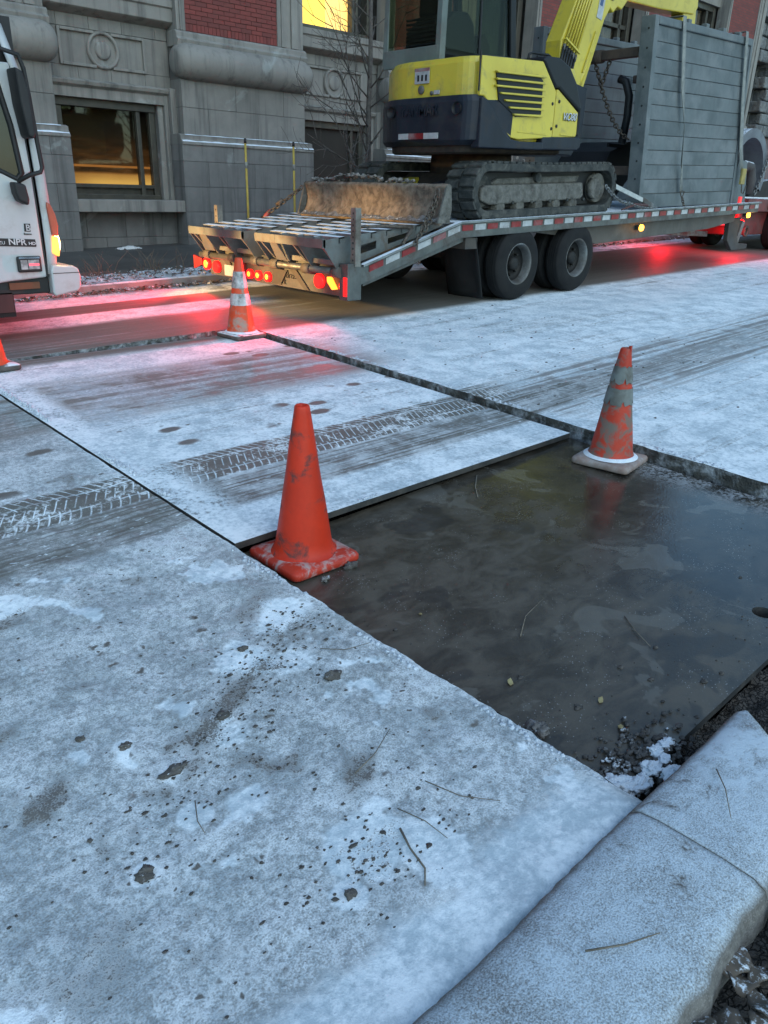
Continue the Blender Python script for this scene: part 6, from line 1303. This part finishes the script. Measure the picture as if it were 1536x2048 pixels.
# dirt crumbs and snow in the gap between plate and kerb
sc = thing('snow_clump', (1.85, .76, -.1), 'broken snow and frozen crumbs heaped in the corner between plate and kerb', 'snow')
for i, (x, y, r_) in enumerate(((1.728, .80, .030), (1.75, .77, .026), (1.775, .745, .022), (1.955, .79, .020), (2.0, .785, .018), (1.865, .755, .022), (1.82, .752, .018), (1.935, .75, .016), (1.885, .70, .028), (1.90, .715, .018), (1.70, .83, .022), (1.69, .79, .03))):
    mb = MB(); lump(mb, (x, y, gz(x, y) - .075 + .006*(i % 3)), r_, 1.35, 1.1, .7, i*2.3, 30, 22, .65); mb.build('lump', M_SNOWP, sc)
cr = MB()
for i in range(340):
    x, y = random.gauss(1.88, .12), random.gauss(.81, .055); r_ = random.uniform(.003, .010); lump(cr, (x, y, gz(x, y) - .08 + random.uniform(0, .010)), r_, 1.3, 1, .7, i*1.7, 9, 7, .9)
tag(cr.build('crumbs', mat('frosted_crumbs', (.10, .095, .09), (.05, .047, .045), 25, .9, snow=.35), sc), kind='stuff')
MB().box((1.80, .725, gz(1.8, .7) - .115), (1.83, .86, gz(1.8, .7) - .085), Matrix.Rotation(R(-32), 3, 'Z')).build('batten', M_DKST, sc)
# dry stems
M_STEM = mat('dry_stem_mat', (.20, .17, .13), (.13, .11, .085), 30, .9)
def stem(pts, dz, lab, r_=.0016):
    P_ = [Vector((x, y, gz(x, y) + dz + .004)) for x, y in pts]; tag(MB().tube(P_, [r_*1.2] + [r_]*(len(P_)-2) + [r_*.6], 5).build('dry_stem', M_STEM), lab, 'stem', 'dry stems lying about')
stem([(.759, 1.492), (.727, 1.426), (.720, 1.377)], .006, 'short bent stem left of the slab centre')
stem([(1.098, 1.05), (1.072, .987), (1.056, .92), (1.02, .885)], .006, 'thick bent stem near the kerb drift', .0028)
stem([(1.141, 1.104), (1.164, 1.024), (1.165, .945)], .006, 'thin stem just above the thick bent stem')
stem([(1.268, 1.125), (1.298, 1.021), (1.364, .936)], .006, 'long curved stem pointing at the street cut corner')
stem([(1.144, 1.279), (1.24, 1.301), (1.348, 1.351)], .006, 'stem slanting up across the brown patch')
stem([(1.453, 1.821), (1.516, 1.759), (1.612, 1.733)], .006, 'stem near the slab edge below the bright cone')
stem([(2.592, 1.28), (2.525, 1.192), (2.468, 1.095)], -.076, 'pale stem on the wet plate, right of its middle', .0022)
stem([(2.163, 1.474), (2.295, 1.551), (2.46, 1.586)], -.076, 'pale curved stem in the middle of the wet plate', .0022)
stem([(3.285, 2.66), (3.15, 2.555), (3.056, 2.456)], -.076, 'dark root-like stem by the edge of the snowy plate', .004)
stem([(1.817, .564), (1.763, .514), (1.673, .458)], .085, 'fine stem on the kerb end stone'); stem([(1.097, .503), (1.171, .455), (1.25, .419)], .085, 'pale green stem lying along the kerb', .0022)
# small yellow leaves on the wet plate
M_YL = mat('yellow_leaf', (.36, .30, .14), (.28, .22, .10), 20, .6)
for (x, y, s_, lab) in ((2.049, 1.046, .016, 'yellow leaf scrap upper right on the wet plate near the kerb'), (1.976, .925, .016, 'yellow leaf scrap nearest the snow clump'), (1.902, 1.317, .018, 'orange leaf scrap left on the wet plate'), (1.984, 1.84, .012, 'pale leaf scrap near the slab edge under the bright cone')):
    a = x*40; u = Vector((math.cos(a), math.sin(a), .1))*s_; v_ = Vector((-math.sin(a), math.cos(a), .15))*s_*.6; p = Vector((x, y, gz(x, y) - .074)); mb = MB(); mb.raw([p - u, p - u*.3 - v_, p + u*.5 - v_*.7, p + u + Vector((0, 0, .004)), p + u*.4 + v_, p - u*.4 + v_*.8], [(0, 1, 2, 3, 4, 5)]); o = mb.build('leaf_scrap', M_YL); s2 = o.modifiers.new('solid', 'SOLIDIFY'); s2.thickness = .0015; tag(o, lab, 'leaf', 'leaf scraps on the wet plate')
# snowy leaves behind the kerb
M_LEAF = mat('frosted_leaf', (.13, .10, .075), (.08, .065, .05), 14, .8, bump=.25, bscale=90, snow=.42, sscale=60)
def leaf(p, a, L, tiltv, lab):
    n_ = 13; mb = MB(); ca, sa = math.cos(a), math.sin(a); q = []
    for i in range(n_):
        t = i/(n_ - 1); wd = L*.34*math.sin(math.pi*min(1, t*.93 + .05))**.8*(1 + .10*math.sin(i*1.9 + a))
        for k in (-1, -.5, 0, .5, 1):
            u = (t - .5)*L; v_ = k*wd; z = .25*abs(v_)*math.sin(a*3) + .012*math.sin(t*5 + a) + tiltv*u + .002*n3(u*40, v_*40, a)
            q.append(Vector(p) + Vector((u*ca - v_*sa, u*sa + v_*ca, z)))
    mb.raw(q, [[i*5+k, i*5+k+1, (i+1)*5+k+1, (i+1)*5+k] for i in range(n_-1) for k in range(4)], True); o = mb.build('fallen_leaf', M_LEAF); s_ = o.modifiers.new('solid', 'SOLIDIFY'); s_.thickness = .0025
    return tag(o, lab, 'leaf', 'frosted leaves behind the near kerb')
for i in range(80):
    x = random.uniform(1.0, 1.75); y = random.uniform(.08, .30); leaf((x, y, gz(x, .3) - .008 + random.uniform(0, .035)), random.uniform(0, 6.3), random.uniform(.06, .105), random.uniform(-.15, .15), 'frosted brown leaf in the pile behind the near kerb')
print('script done', len(bpy.data.objects))
